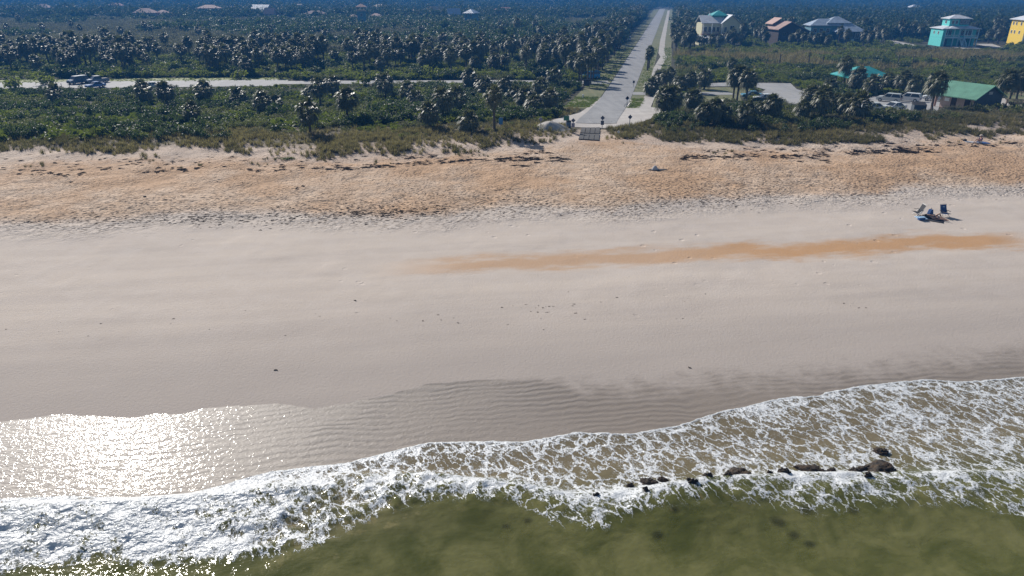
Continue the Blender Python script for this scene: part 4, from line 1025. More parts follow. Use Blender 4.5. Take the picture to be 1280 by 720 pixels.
def scatter(name, kind, x, y, size, label, zoff=-0.03, zs=None, tilt=0.12, flat=False):
    n = len(x)
    if n == 0: return
    P = np.stack([x, y, hg(x, y) + zoff], -1); size = np.broadcast_to(size, n)
    sc = np.stack([size, size, size * (rng.uniform(0.8, 1.25, n) if zs is None else zs)], -1)
    rot = np.stack([rng.normal(0, tilt, n), rng.normal(0, tilt, n), rng.normal(COAST, 0.35, n) if flat else rng.uniform(0, 6.283, n)], -1)
    me = bpy.data.meshes.new(name); me.vertices.add(n); me.vertices.foreach_set('co', P.ravel())
    for k, v in (('scl', sc), ('rot', rot)): me.attributes.new(k, 'FLOAT_VECTOR', 'POINT').data.foreach_set('vector', v.astype(np.float32).ravel())
    me.attributes.new('pick', 'INT', 'POINT').data.foreach_set('value', rng.integers(0, len(PS[kind].objects), n).astype(np.int32))
    o = bpy.data.objects.new(name, me); COL.objects.link(o)
    ng = bpy.data.node_groups.new(name, 'GeometryNodeTree')
    ng.interface.new_socket('Geometry', in_out='INPUT', socket_type='NodeSocketGeometry'); ng.interface.new_socket('Geometry', in_out='OUTPUT', socket_type='NodeSocketGeometry')
    N = ng.nodes.new; gi, go = N('NodeGroupInput'), N('NodeGroupOutput')
    m2p = N('GeometryNodeMeshToPoints'); ip = N('GeometryNodeInstanceOnPoints'); ci = N('GeometryNodeCollectionInfo'); ci.inputs['Collection'].default_value = PS[kind]
    ci.inputs['Separate Children'].default_value = True; ci.inputs['Reset Children'].default_value = True; ip.inputs['Pick Instance'].default_value = True
    def na(t, k): nd = N('GeometryNodeInputNamedAttribute'); nd.data_type = t; nd.inputs['Name'].default_value = k; return nd.outputs[0]
    Lk = ng.links.new
    Lk(gi.outputs[0], m2p.inputs[0]); Lk(m2p.outputs[0], ip.inputs['Points']); Lk(ci.outputs[0], ip.inputs['Instance'])
    Lk(na('INT', 'pick'), ip.inputs['Instance Index']); Lk(na('FLOAT_VECTOR', 'rot'), ip.inputs['Rotation']); Lk(na('FLOAT_VECTOR', 'scl'), ip.inputs['Scale'])
    Lk(ip.outputs[0], go.inputs[0])
    o.modifiers.new('scatter', 'NODES').node_group = ng
    o['kind'] = 'stuff'; o['label'] = label; return o

def cloud(y0, y1, n, margin=1.22):
    Y = np.sqrt(rng.uniform(y0 * y0, y1 * y1, n)); a = rng.uniform(-0.75 * margin, 0.75 * margin, n)
    X = a * (Y * _cp + 20 * _sp)
    return X, Y
# --- dune grass
X, Y = cloud(84, 145, 90000); s_, t_ = to_st(X, Y); dv = t_ - LV(s_)
px, py = proj(X, Y, hg(X, Y)); nz = fbm(X / 4, Y / 4, 5, 3); nz2 = fbm(X / 14, Y / 14, 15, 3)
ramp = (px > 718) & (px < 758) & (py > 158)
dens = sstep(-3.0, 1.5, dv + (nz - 0.5) * 12) * (1 - sstep(9, 17, dv + (nz2 - .5) * 10)) * (0.30 + 0.75 * sstep(0.40, 0.60, nz))
right = px > 770
dens = dens * np.where(right, 1.5, 0.95)
ok = free(X, Y, 0.1) & ~ramp & (rng.random(len(X)) < dens)
g1 = ok & (nz2 + rng.normal(0, 0.10, len(X)) > 0.42)
g2 = ok & ~g1
scatter('dune_grass', 'dry', X[g1], Y[g1], rng.uniform(0.5, 1.0, g1.sum()), 'straw coloured dune grass along the top of the beach')
scatter('dune_grass', 'og', X[g2], Y[g2], rng.uniform(0.5, 1.0, g2.sum()), 'olive green low dune plants along the top of the beach')
# thin pioneer tufts on the bare sand
sp = (dv > -7) & (dv < 0.5) & free(X, Y) & ~ramp & (nz > 0.55) & (rng.random(len(X)) < 0.10)
scatter('beach_tufts', 'og', X[sp], Y[sp], rng.uniform(0.25, 0.6, sp.sum()), 'sparse small tufts sprouting from bare sand below the dune')
# --- scrub between the dune and 270 m
X, Y = cloud(92, 280, 62000); s_, t_ = to_st(X, Y); dv = t_ - LV(s_)
px, py = proj(X, Y, hg(X, Y)); nz = fbm(X / 7, Y / 7, 25, 3); nz2 = fbm(X / 22, Y / 22, 35, 3); u = rng.random(len(X))
ok = free(X, Y, 0.5) & (dv > 5.0) & ((dv > 11) | (u < 0.4)) & ((nz2 > 0.30) | (u < 0.5)) & ~((px > 700) & (px < 770) & (py > 150))
keep_roadside = np.abs((X - RA.x) * RN.x + (Y - RA.y) * RN.y) > 9.5
ok &= keep_roadside | ((Y < 175) & (px < 700))
L = px < 760
kind = np.full(len(X), 'none', dtype='<U9')
frontL = L & (py > 111)
kind[frontL] = 'green'; kind[frontL & (u < 0.35)] = 'dark'; kind[frontL & (nz2 > 0.40) & (px < 420)] = 'palmetto'; kind[frontL & (nz < 0.34)] = 'olive'; kind[frontL & (nz > 0.52)] = 'dark'
dz_ = L & (dv < 17 + 8 * (nz - .5)) & (px > 280); kind[dz_] = 'grey'; kind[dz_ & (nz > 0.42)] = 'olive'; kind[dz_ & (nz > 0.5)] = 'green'
midL = L & (py <= 111) & (py > 64); kind[midL] = 'green'; kind[midL & (nz > 0.52)] = 'dark'; kind[midL & (nz < 0.36)] = 'olive'
farL = L & (py <= 64); kind[farL] = 'grey'; kind[farL & (nz > 0.5)] = 'olive'; kind[farL & (nz > 0.58)] = 'dark'
Rr = ~L; fr = Rr & (py > 126); kind[fr] = 'olive'; kind[fr & (nz > 0.5)] = 'dark'; kind[fr & (nz < 0.38)] = 'grey'
mr = Rr & (py <= 126); kind[mr] = 'green'; kind[mr & (nz2 < 0.40) & (py < 90)] = 'grass'; kind[mr & (nz > 0.56)] = 'dark'; kind[mr & (nz < 0.36)] = 'olive'
band = Rr & (py > 66) & (py < 78) & (nz2 < 0.52); kind[band & (u < 0.9)] = 'grass'
dens = np.where(Y < 190, 1.0, 0.62)
ok &= rng.random(len(X)) < dens
size = (0.62 + 0.65 * nz) * rng.uniform(0.7, 1.35, len(X)) * np.where(Y > 190, 1.35, 1.0)
size = np.where(dz_, size * 0.5, size); size = np.where((px < 470) & (py > 104) & (py < 121), size * 0.6, size); size = np.where(fr, size * 0.85, size); size = np.where(Rr & (Y > 170), size * 0.9, size)
names = {'palmetto': 'saw palmetto covering the ground behind the dune', 'olive': 'dull olive scrub behind the dune', 'dark': 'dark evergreen scrub behind the dune', 'green': 'bright green coastal scrub', 'grey': 'grey half bare scrub'}
for k, lab in names.items():
    q = ok & (kind == k); scatter('%s_scrub' % k, k, X[q], Y[q], size[q] * (1.15 if k == 'palmetto' else 1.0), lab)
q = ok & (kind == 'grass'); scatter('marsh_grass', 'dry', X[q], Y[q], size[q] * 1.9, 'tan marsh grass patches in the scrub before the houses')
# lawn grass on verges
def in_any(names_):
    pass
X, Y = cloud(110, 300, 60000); s_, t_ = to_st(X, Y)
off = (X - RA.x) * RN.x + (Y - RA.y) * RN.y; al = (X - RA.x) * RD.x + (Y - RA.y) * RD.y
v = (al > 24) & (((off < -3.6) & (off > -9.0)) | ((off > 8.9) & (off < 11.8)) | ((off > 3.6) & (off < 6.3)))
v &= ~((al > 44) & (al < 60)) & (rng.random(len(X)) < 0.9)
vx, vy = proj(X, Y, hg(X, Y)); yl = np.interp(vx, [-120, 0, 150, 356], [106.5, 104.5, 102.6, 101.2])
v |= (vx < 362) & (vy < yl) & (vy > yl - 4.5)
X2, Y2 = cloud(105, 190, 60000, 0.35); X2 = X2 + RA.x + (Y2 - RA.y) * RD.x / RD.y - 4
off2 = (X2 - RA.x) * RN.x + (Y2 - RA.y) * RN.y; al2 = (X2 - RA.x) * RD.x + (Y2 - RA.y) * RD.y; nn2 = fbm(X2 / 3, Y2 / 3, 77, 3)
v2 = (al2 > 24) & (al2 < 60) & (((off2 < -3.9) & (off2 > -9.0)) | ((off2 > 3.9) & (off2 < 6.0))) & ~((al2 > 44) & (al2 < 60)) & (nn2 > 0.36) & (rng.random(len(X2)) < 0.6)
q2 = (al2 > 2) & (al2 < 46) & (off2 < -5.0) & (off2 > -26) & free(X2, Y2, 0.2) & (nn2 > 0.40) & (rng.random(len(X2)) < 0.22)
scatter('roadside_grass', 'dry', X2[q2], Y2[q2], rng.uniform(0.5, 1.0, q2.sum()), 'rough straw grass between the road end and the palms')
X, Y = np.concatenate([X, X2]), np.concatenate([Y, Y2]); v = np.concatenate([v, v2])
scatter('verge_grass', 'lawn', X[v], Y[v], rng.uniform(0.7, 1.2, v.sum()), 'mown grass on the road verges', zoff=0.04)
# --- marsh and forest beyond
X, Y = cloud(262, 640, 30000, 1.3); px, py = proj(X, Y, hg(X, Y)); nz = fbm(X / 18, Y / 18, 45, 3); nz2 = fbm(X / 60, Y / 60, 55, 3)
ok = free(X, Y, 1.5); off = np.abs((X - RA.x) * RN.x + (Y - RA.y) * RN.y); ok &= off > 11
ok &= ~((px > 1150) & (px < 1260) & (py > 52))
marsh = (px < 760) & (py > 27 + 6 * (nz2 - .5))
sz = (1.2 + 1.5 * nz) * rng.uniform(0.7, 1.3, len(X))
q = ok & marsh & (nz2 < 0.50); scatter('marsh_scrub', 'grey', X[q], Y[q], sz[q] * 1.45, 'grey green marsh scrub before the far houses')
q = ok & marsh & (nz2 >= 0.50); scatter('marsh_scrub', 'dark', X[q], Y[q], sz[q] * 1.5, 'dark green marsh thicket before the far houses')
lowveg = (px > 836) & (py > 50); q = ok & ~marsh & lowveg; scatter('garden_scrub', 'green', X[q], Y[q], sz[q] * 0.75, 'low green scrub in front of the beach houses')
q = ok & ~marsh & ~lowveg; scatter('forest', 'forest', X[q], Y[q], sz[q] * 1.55, 'dark mixed forest around and beyond the houses')
X, Y = cloud(620, 2600, 52000, 1.25); nz = fbm(X / 40, Y / 40, 65, 3)
ok = free(X, Y, 2.0); off = np.abs((X - RA.x) * RN.x + (Y - RA.y) * RN.y); ok &= (off > 9) | (Y > 900)
scatter('forest', 'forest', X[ok], Y[ok], (2.3 + 2.4 * nz[ok]) * rng.uniform(0.7, 1.25, ok.sum()) * (1 + 0.6 * (Y[ok] > 1000)), 'hazy blue forest stretching to the horizon', zs=None)

# --- the rest of the palms, too many and too far to tell apart
def whole_palm(i):
    mb = MB(); tr, cr = TRUNKS[i % 4], CROWNS[i % 5]; h = 4.6
    mb.add([(v.co.x, v.co.y, v.co.z * h) for v in tr.vertices], [tuple(p.vertices) for p in tr.polygons], 2)
    for p in cr.polygons: pass
    mb.add([(v.co.x * 1.15, v.co.y * 1.15, v.co.z * 1.15 + h) for v in cr.vertices], [tuple(p.vertices) for p in cr.polygons], 0)
    return mb.mesh('far_palm', [M['palm'], M['palmdead'], M['trunk']])
PS['palm'] = proto_set('far_palm_kind', [whole_palm(i) for i in range(4)])
X, Y = cloud(150, 700, 26000, 1.2); px, py = proj(X, Y, hg(X, Y)); nz = fbm(X / 16, Y / 16, 95, 3); off = (X - RA.x) * RN.x + (Y - RA.y) * RN.y; u = rng.random(len(X))
ok = free(X, Y, 1.0) & (np.abs(off) > 10.5)
belt = (px < 745) & (py > 66 + 8 * (nz - .5)) & (py < 93 - 3 * (px < 300)) & (u < np.where(nz > 0.42, 0.34, 0.08))
vergeL = (off < -10.5) & (off > -24) & (py < 80) & (u < 0.32); vergeR = (off > 11) & (off < 24) & (py < 66) & (u < 0.30)
houses_ = (px > 830) & (py > 42) & (py < 52) & (u < 0.13); upper = (px > 620) & (px < 790) & (py < 70) & (py > 40) & (nz > 0.5) & (u < 0.12)
q = ok & (belt | vergeL | vergeR | houses_ | upper); print('FAR PALMS', q.sum(), 'SINGLE', NPALM)
scatter('palm_grove', 'palm', X[q], Y[q], rng.uniform(0.85, 1.4, q.sum()), 'massed cabbage palms filling the belt, road edges and gardens', tilt=0.05)

# --- single rounded shrubs that stand out of the scrub
random.seed(8)
SH = [('dark', 'dark rounded evergreen bush at the seaward edge of the palmetto'), ('grey', 'grey twiggy bush at the seaward edge of the palmetto'), ('green', 'bright green rounded bush beside the parking strip'), ('olive', 'olive bush on the dune crest beside the car parks')]
spots = [('dark', 252,163,26),('grey',232,168,24),('grey',262,168,20),('dark',345,166,18),('grey',362,170,16),('grey',345,152,24),('dark',345,148,26),('grey',318,168,16),('dark',490,150,30),('dark',520,148,26),('dark',470,146,24),
 ('grey',505,160,22),('grey',520,161,20),('green',55,106,26),('green',20,110,30),('green',150,97,22),('green',385,100,22),('green',350,99,20),('green',420,117,26),('green',455,108,24),('green',540,98,26),('green',570,98,20),('green',300,99,22),('green',658,98,18),
 ('olive',985,142,26),('olive',1000,140,20),('olive',970,143,22),('olive',912,150,22),('olive',868,152,24),('olive',1105,146,30),('olive',1128,148,24),('olive',1225,142,22),('olive',1260,143,26),('olive',1085,148,18),('olive',1188,146,18)]
for k, bx, by, w in spots:
    p = at(bx, by); me = random.choice(list(PS[k].objects)).data; o = bpy.data.objects.new('shrub', me); COL.objects.link(o)
    sc_ = w * mpp(p) / 2 / 0.95; o.location = p - Vector((0, 0, 0.05)); o.scale = (sc_, sc_, sc_ * random.uniform(0.8, 1.05)); o.rotation_euler = (0, 0, random.uniform(0, 6.28))
    tag(o, dict(SH)[k], 'shrub', {'dark': 'dark bushes by the palmetto', 'grey': 'grey bushes by the palmetto', 'green': 'green bushes by the parking strip', 'olive': 'olive bushes by the car parks'}[k])
p = at(359, 199); o = bpy.data.objects.new('ground_plant', PS['green'].objects[1].data); COL.objects.link(o); o.location = p - Vector((0,0,.1)); o.scale = (1.5, 0.55, 0.32); o.rotation_euler = (0, 0, 0.1)
tag(o, 'low bright green plant mat spreading on sand below the dune', 'plant')

# --- seaweed wrack lines
W = []
def wrack(x0, y0, x1, y1, n, sp=2.0, sz=(0.3, 0.9)):
    for i in range(n):
        f = random.random(); q = at(x0 + (x1 - x0) * f + random.gauss(0, 2), y0 + (y1 - y0) * f + random.gauss(0, sp)); W.append((q.x, q.y, random.uniform(*sz)))
random.seed(21)
for a in ((850,197,955,195,70,1.6),(965,197,1040,194,60,1.6),(1060,190,1168,188,110,1.8),(1200,181,1262,184,16,1.5),(1262,178,1290,182,14,1.2),(618,199,711,199,75,1.6),(423,211,606,199,110,1.3),(0,212,110,218,30,2.5,(.3,.8)),(60,205,260,207,46,4,(.3,.8)),(0,198,430,203,60,5,(.25,.7)),
          (180,215,240,212,16,1.2),(300,212,430,209,26,2.2),(440,196,560,197,22,3),(640,190,700,193,18,2),(860,190,1060,186,40,2.5),(1100,183,1230,180,30,2.5),(640,207,660,207,7,0.8),(1000,203,1040,201,6,1)): wrack(*a)
wrack(0, 278, 560, 268, 90, 3.0, (0.15, 0.45)); wrack(230, 272, 560, 262, 420, 7.0, (0.12, 0.38)); wrack(420, 258, 760, 252, 330, 8.0, (0.1, 0.34)); wrack(720, 256, 1000, 247, 220, 6.0, (0.1, 0.32)); wrack(960, 246, 1280, 236, 150, 6.0, (0.1, 0.3)); wrack(0, 276, 260, 272, 170, 4.5, (0.1, 0.34)); wrack(440, 266, 560, 264, 90, 2.5, (0.2, 0.5)); wrack(0, 230, 1280, 205, 90, 12, (0.1, 0.35))
wrack(0, 420, 900, 380, 26, 14, (0.06, 0.2)); wrack(300, 400, 900, 385, 18, 9, (0.06, 0.22)); wrack(640, 384, 720, 384, 14, 3, (0.08, 0.24)); wrack(1030, 378, 1100, 385, 6, 3, (0.06, 0.2))
W = np.array(W); scatter('seaweed_wrack', 'wrack', W[:,0], W[:,1], W[:,2], 'dark dried seaweed strewn in lines over the sand', zoff=0.0, zs=W[:,2] * 0.9, tilt=0.05, flat=True)

# ------------------------------------------------------------------ vehicles
M['rim'] = paint('alloy_rim', (0.45, 0.46, 0.47), 0.35, 0.1, metal=0.7)
M['lamp_red'] = paint('red_lamp_lens', (0.35, 0.02, 0.02), 0.2, 0.1)
M['lamp_clear'] = paint('clear_lamp_lens', (0.65, 0.66, 0.68), 0.15, 0.1)
def carpaint(name, col): return paint(name, col, 0.22, 0.05, 1.0, spec=0.7)
M['car_white'] = carpaint('white_car_paint', (0.70, 0.71, 0.72)); M['car_silver'] = carpaint('silver_car_paint', (0.50, 0.52, 0.50))
M['car_blue'] = carpaint('blue_car_paint', (0.04, 0.16, 0.42)); M['car_dark'] = carpaint('dark_blue_car_paint', (0.07, 0.13, 0.22)); M['car_teal'] = carpaint('teal_car_paint', (0.03, 0.17, 0.25)); M['car_sky'] = carpaint('bright_blue_paint', (0.03, 0.30, 0.60))
def car(px, py, head, kind, mat, label, group):
    p = at(px, py); p.z += 0.10
    r = empty('parked_car', p, head); tag(r, label, 'car', group)
    L, W, H = {'suv': (4.7, 1.9, 1.72), 'sedan': (4.6, 1.8, 1.45), 'pickup': (5.4, 1.95, 1.80), 'van': (5.0, 2.0, 1.95)}[kind]
    f, b = L/2, -L/2; belt = H * 0.60; hood = H * (0.56 if kind != 'sedan' else 0.58)
    tail = {'suv': belt, 'van': belt, 'sedan': H*0.64, 'pickup': H*0.58}[kind]
    prof = [(b, 0.42), (b + 0.12, 0.26), (f - 0.15, 0.26), (f, 0.45), (f - 0.04, hood * 0.82), (f - 0.35, hood), (f - 1.25, belt), (b + 0.9, belt), (b + 0.15, tail), (b, tail * 0.86)]
    body = MB(); n = len(prof)
    vs = []
    for x, z in prof:
        k = 1.0 - 0.06 * max(0, (z - 0.6)) - (0.07 if abs(x) > L/2 - 0.2 else 0)
        vs += [(x, -W/2 * k, z), (x, W/2 * k, z)]
    fs = [(2*i, 2*((i+1) % n), 2*((i+1) % n)+1, 2*i+1) for i in range(n)] + [tuple(2*i for i in range(n)), tuple(2*i+1 for i in range(n))[::-1]]
    body.add(vs, fs); body.build('body', mat, r, bevel=0.07)
    c0, c1 = {'suv': (b + 0.05, f - 1.2), 'van': (b + 0.05, f - 0.9), 'sedan': (b + 0.75, f - 1.25), 'pickup': (b + 1.9, f - 1.25)}[kind]
    t0, t1 = {'suv': (c0 + 0.35, c1 - 0.75), 'van': (c0 + 0.15, c1 - 0.7), 'sedan': (c0 + 0.75, c1 - 0.85), 'pickup': (c0 + 0.25, c1 - 0.7)}[kind]
    w0, w1 = W/2 * 0.93, W/2 * 0.76; z0, z1 = belt - 0.02, H - 0.06
    gl_ = MB().add([(c0,-w0,z0),(c1,-w0,z0),(c1,w0,z0),(c0,w0,z0),(t0,-w1,z1),(t1,-w1,z1),(t1,w1,z1),(t0,w1,z1)], [(0,3,2,1),(4,5,6,7),(0,1,5,4),(1,2,6,5),(2,3,7,6),(3,0,4,7)])
    gl_.build('windows', M['glass'], r)
    MB().box(t0 - 0.06, t1 + 0.06, -w1 - 0.03, w1 + 0.03, z1 - 0.03, H).build('roof', M['car_white'] if mat is M['car_dark'] else mat, r, bevel=0.03)  # dark cars get a white roof: bright sky reflection painted in
    pl = MB()
    for sy in (-1, 1):
        for (ca, ta) in ((c0, t0), (c1, t1), ((c0*0.45 + c1*0.55), (t0*0.45 + t1*0.55))):
            pl.tube([(ca, sy*w0*1.005, z0), (ta, sy*w1*1.005, z1)], 0.055, 5)
    pl.build('pillars', mat, r)
    for sx in (f - 0.85, b + 0.85):
        for sy in (-1, 1):
            w = MB(); w.tube([(sx, sy*(W/2 - 0.22), 0.33), (sx, sy*(W/2 + 0.01), 0.33)], 0.34, 16); wh = w.build('wheel', M['black'], r)
            MB().tube([(sx, sy*(W/2 - 0.0), 0.33), (sx, sy*(W/2 + 0.025), 0.33)], 0.21, 12).build('rim', M['rim'], wh)
    for sy in (-1, 1):
        MB().box(f - 0.12, f + 0.01, sy*W*0.36 - 0.2, sy*W*0.36 + 0.2, hood*0.68, hood*0.84).build('headlight', M['lamp_clear'], r)
        MB().box(b - 0.015, b + 0.1, sy*W*0.38 - 0.14, sy*W*0.38 + 0.14, tail*0.68, tail*0.92).build('taillight', M['lamp_red'], r)
        MB().box(c1 - 0.55, c1 - 0.38, sy*(W/2 + 0.02) - 0.09, sy*(W/2 + 0.02) + 0.09, belt, belt + 0.16).build('mirror', mat, r)
    MB().box(f - 0.06, f + 0.03, -W*0.3, W*0.3, 0.42, hood*0.66).build('grille', M['black'], r)
    MB().box(b - 0.02, b + 0.02, -0.26, 0.26, 0.62, 0.75).build('number_plate', M['white'], r)
    if kind == 'pickup': MB().box(b + 0.25, b + 1.75, -W/2*0.8, W/2*0.8, belt - 0.02, belt + 0.01).build('load_bed', M['black'], r)
    return r
G1, G2 = 'cars on the parking strip', 'cars at the car parks'
car(98, 105.0, R(246), 'van', M['car_dark'], 'boxy dark blue people carrier parked on the strip', G1)
car(122.5, 104.0, R(232), 'pickup', M['car_dark'], 'dark pickup truck parked beside the people carrier', G1)
car(120, 110.0, R(240), 'sedan', M['car_blue'], 'bright blue car half hidden behind scrub in front of the pickup', G1)
car(190, 110.5, R(205), 'sedan', M['car_white'], 'pale car behind palm crowns on the parking strip', G1)
car(1110.5, 127.5, R(140), 'suv', M['car_silver'], 'silver green estate car parked by white car', G2)
car(1134.5, 127.0, R(138), 'suv', M['car_white'], 'white car parked between the estate car and restroom', G2)
car(1116, 138.5, R(200), 'sedan', M['car_white'], 'white car with windscreen showing above the dune bushes', G2)
car(1090, 139.0, R(175), 'sedan', M['car_silver'], 'silver car low behind the dune palms', G2)
car(1168, 126.5, R(150), 'suv', M['car_white'], 'white car glimpsed behind the restroom roof edge', G2)
car(939, 122.5, R(178), 'sedan', M['car_teal'], 'teal blue saloon parked on the loop by the palm trio', G2)
car(955, 126.5, R(178), 'sedan', M['car_white'], 'pale car behind the small dune palms at the loop', G2)
car(738, 98.5, R(196), 'van', M['car_sky'], 'bright blue van behind palms at the side road corner', 'vehicles along the road')
car(786, 51.0, R(77), 'van', M['car_white'], 'pale van parked on the far road verge', 'vehicles along the road')

# ------------------------------------------------------------------ road-end furniture
M['sign_blue'] = paint('dark_blue_sign_face', (0.05, 0.06, 0.10), 0.4, 0.1); M['sign_green'] = paint('green_sign_face', (0.03, 0.16, 0.10), 0.5, 0.1)
M['sign_lilac'] = paint('grey_lilac_sign_face', (0.22, 0.21, 0.27), 0.5, 0.1); M['sign_sky'] = paint('bright_blue_sign_face', (0.06, 0.22, 0.45), 0.5, 0.1)
M['sign_brown'] = paint('dark_brown_board', (0.06, 0.045, 0.045), 0.7, 0.15); M['rubber_mat'] = paint('dark_grey_mat', (0.055, 0.052, 0.05), 0.85, 0.25, 5)
def sign(px, py, h, plates, label, rz=0.0, post=None):
    p = at(px, py); r = empty('sign_post', p, rz); tag(r, label, 'sign', 'signs at the beach end of the road')
    MB().box(-0.05, 0.05, -0.05, 0.05, -0.2, h).build('post', post or M['steel'], r)
    for shape, z, s_, mt in plates:
        b = MB()
        if shape == 'diamond': b.prism([(0, z - s_), (s_, z), (0, z + s_), (-s_, z)], 'y', -0.10, -0.06)
        elif shape == 'round': b.prism([(s_*math.cos(k*math.pi/8), z + s_*math.sin(k*math.pi/8)) for k in range(16)], 'y', -0.10, -0.06)
        else: b.box(-s_[0]/2, s_[0]/2, -0.10, -0.06, z - s_[1]/2, z + s_[1]/2)
        b.build('plate', mt, r)
    return r
sign(675.8, 164.5, 2.0, [('diamond', 1.85, 0.34, M['sign_lilac'])], 'lilac grey diamond sign by the white sand mound')
sign(707.5, 163.5, 2.2, [('box', 1.9, (0.85, 0.7), M['sign_green'])], 'green rectangular sign beside the dark litter bin')
sign(716, 165.5, 2.1, [('diamond', 1.8, 0.34, M['sign_blue']), ('box', 1.1, (0.5, 0.62), M['sign_lilac'])], 'diamond sign over lilac panel beside the green sign')
sign(752.5, 161.5, 2.0, [('diamond', 1.75, 0.36, M['sign_blue']), ('box', 1.0, (0.5, 0.66), M['sign_blue'])], 'dark diamond sign over square panel at the ramp head')
sign(786.6, 160.5, 2.0, [('diamond', 1.75, 0.36, M['sign_blue'])], 'dark diamond sign standing alone in sand by dune grass')
sign(773, 170, 0.75, [('round', 0.6, 0.2, M['white'])], 'small round white marker in dune grass by the ramp')
sign(791.7, 109, 1.6, [('box', 1.3, (0.5, 0.6), M['sign_blue'])], 'dark panel sign on the strip between road and path', post=M['steel'])
sign(783.5, 132.5, 2.0, [('diamond', 1.55, 0.45, M['sign_lilac']), ('box', 1.6, (0.4, 0.5), M['sign_blue'])], 'diamond and panel sign above the leaning bicycle')
sign(751.3, 108.0, 1.9, [('box', 1.75, (0.25, 0.35), M['steel'])], 'thin steel post with small plate at the side road corner')
sign(626, 162.5, 1.9, [('box', 1.35, (0.62, 1.0), M['sign_sky'])], 'bright blue sign beside the slender tall palm')
p = at(733, 110.0); r = empty('notice_board', p, R(-8)); tag(r, 'dark brown notice board on two posts at the side road corner', 'notice board')
MB().box(-0.75, 0.75, -0.06, 0.06, 0.5, 1.95).build('board', M['sign_brown'], r)
for x in (-0.7, 0.7): MB().box(x - 0.07, x + 0.07, 0.06, 0.2, -0.1, 2.05).build('post', M['wood'], r)
MB().prism([(-0.25, 1.96), (0.25, 1.96), (0, 2.15)], 'x', -0.9, 0.9).build('cap', M['wood'], r)
p = at(710.5, 160.5); r = empty('litter_bin', p, 0); tag(r, 'dark litter bin behind the green sign at the road end', 'litter bin')
MB().prism([(-0.32, 0), (0.32, 0), (0.38, 1.05), (-0.38, 1.05)], 'y', -0.34, 0.34).build('bin', M['car_dark'], r)
MB().prism([(-0.42, 1.06), (0.42, 1.06), (0.25, 1.25), (-0.25, 1.25)], 'y', -0.38, 0.38).build('lid', M['black'], r)
p = at(706, 121); r = empty('utility_box', p, 0); tag(r, 'small dark utility box at the bush edge by the side road', 'utility box')
MB().box(-0.4, 0.4, -0.3, 0.3, 0, 1.1).build('cabinet', M['sign_green'], r); MB().box(-0.43, 0.43, -0.33, 0.33, 1.1, 1.16).build('lid', M['black'], r)
p = at(728.6, 123); r = empty('marker_post', p, 0); tag(r, 'stubby white marker post in the grass by the road bend', 'post')
MB().tube([(0,0,-0.1),(0,0,0.8)], 0.14, 10).build('post', M['white'], r); MB().tube([(0,0,0.8),(0,0,0.9),(0,0,0.95)], [0.17,0.15,0.03], 10).build('cap', M['white'], r)
for i, (px, py) in enumerate(((78, 112), (88, 111.5), (104, 113))):
    p = at(px, py); r = empty('marker_post', p, 0); tag(r, 'thin wooden marker post along the seaward edge of the parking strip', 'post', 'marker posts by the parking strip')
    MB().box(-0.05, 0.05, -0.05, 0.05, -0.1, 1.5).build('post', M['wood'], r); MB().box(-0.06, 0.06, -0.07, -0.05, 1.2, 1.4).build('reflector', M['white'], r)
p = at(1147, 140.5); r = empty('rubbish_container', p, R(-10)); tag(r, 'dark rubbish container with sloping lid beside the restroom', 'container')
MB().box(-1.0, 1.0, -0.7, 0.7, 0.12, 1.35).build('bin', M['slate'], r); MB().prism([(-0.75, 1.36), (0.75, 1.36), (0.75, 1.75)], 'x', -1.05, 1.05).build('lid', M['black'], r)
for x in (-0.8, 0.8): MB().tube([(x, -0.5, 0.06), (x, 0.5, 0.06)], 0.1, 8).build('skid', M['black'], r)
# bicycle against the sign
p = at(785.0, 134.0); r = empty('bicycle', p, R(25)); tag(r, 'dark bicycle leaning by the sign near the path end', 'bicycle')
for x in (-0.52, 0.52):
    pts = [(x + 0.33*math.cos(a*math.pi/9), 0, 0.35 + 0.33*math.sin(a*math.pi/9)) for a in range(19)]; w = MB().tube(pts, 0.035, 6, cap=False).build('wheel', M['black'], r)
    sp_ = MB()
    for k in range(6): sp_.tube([(x, 0, 0.35), (x + 0.32*math.cos(k*1.047), 0, 0.35 + 0.32*math.sin(k*1.047))], 0.006, 4)
    sp_.build('spokes', M['steel'], w)
MB().tube([(-0.52,0,0.35),(-0.1,0,0.33),(0.38,0,0.82),(-0.22,0,0.82),(-0.52,0,0.35)], 0.025, 6).tube([(-0.1,0,0.33),(-0.25,0,0.92)], 0.022, 6).tube([(0.52,0,0.35),(0.38,0,0.82),(0.36,0,1.0)], 0.022, 6).build('frame', M['car_dark'], r)
MB().box(-0.38, -0.14, -0.07, 0.07, 0.92, 0.98).build('saddle', M['black'], r); MB().tube([(0.3,-0.28,1.02),(0.38,0,1.0),(0.3,0.28,1.02)], 0.02, 6).build('handlebar', M['black'], r)
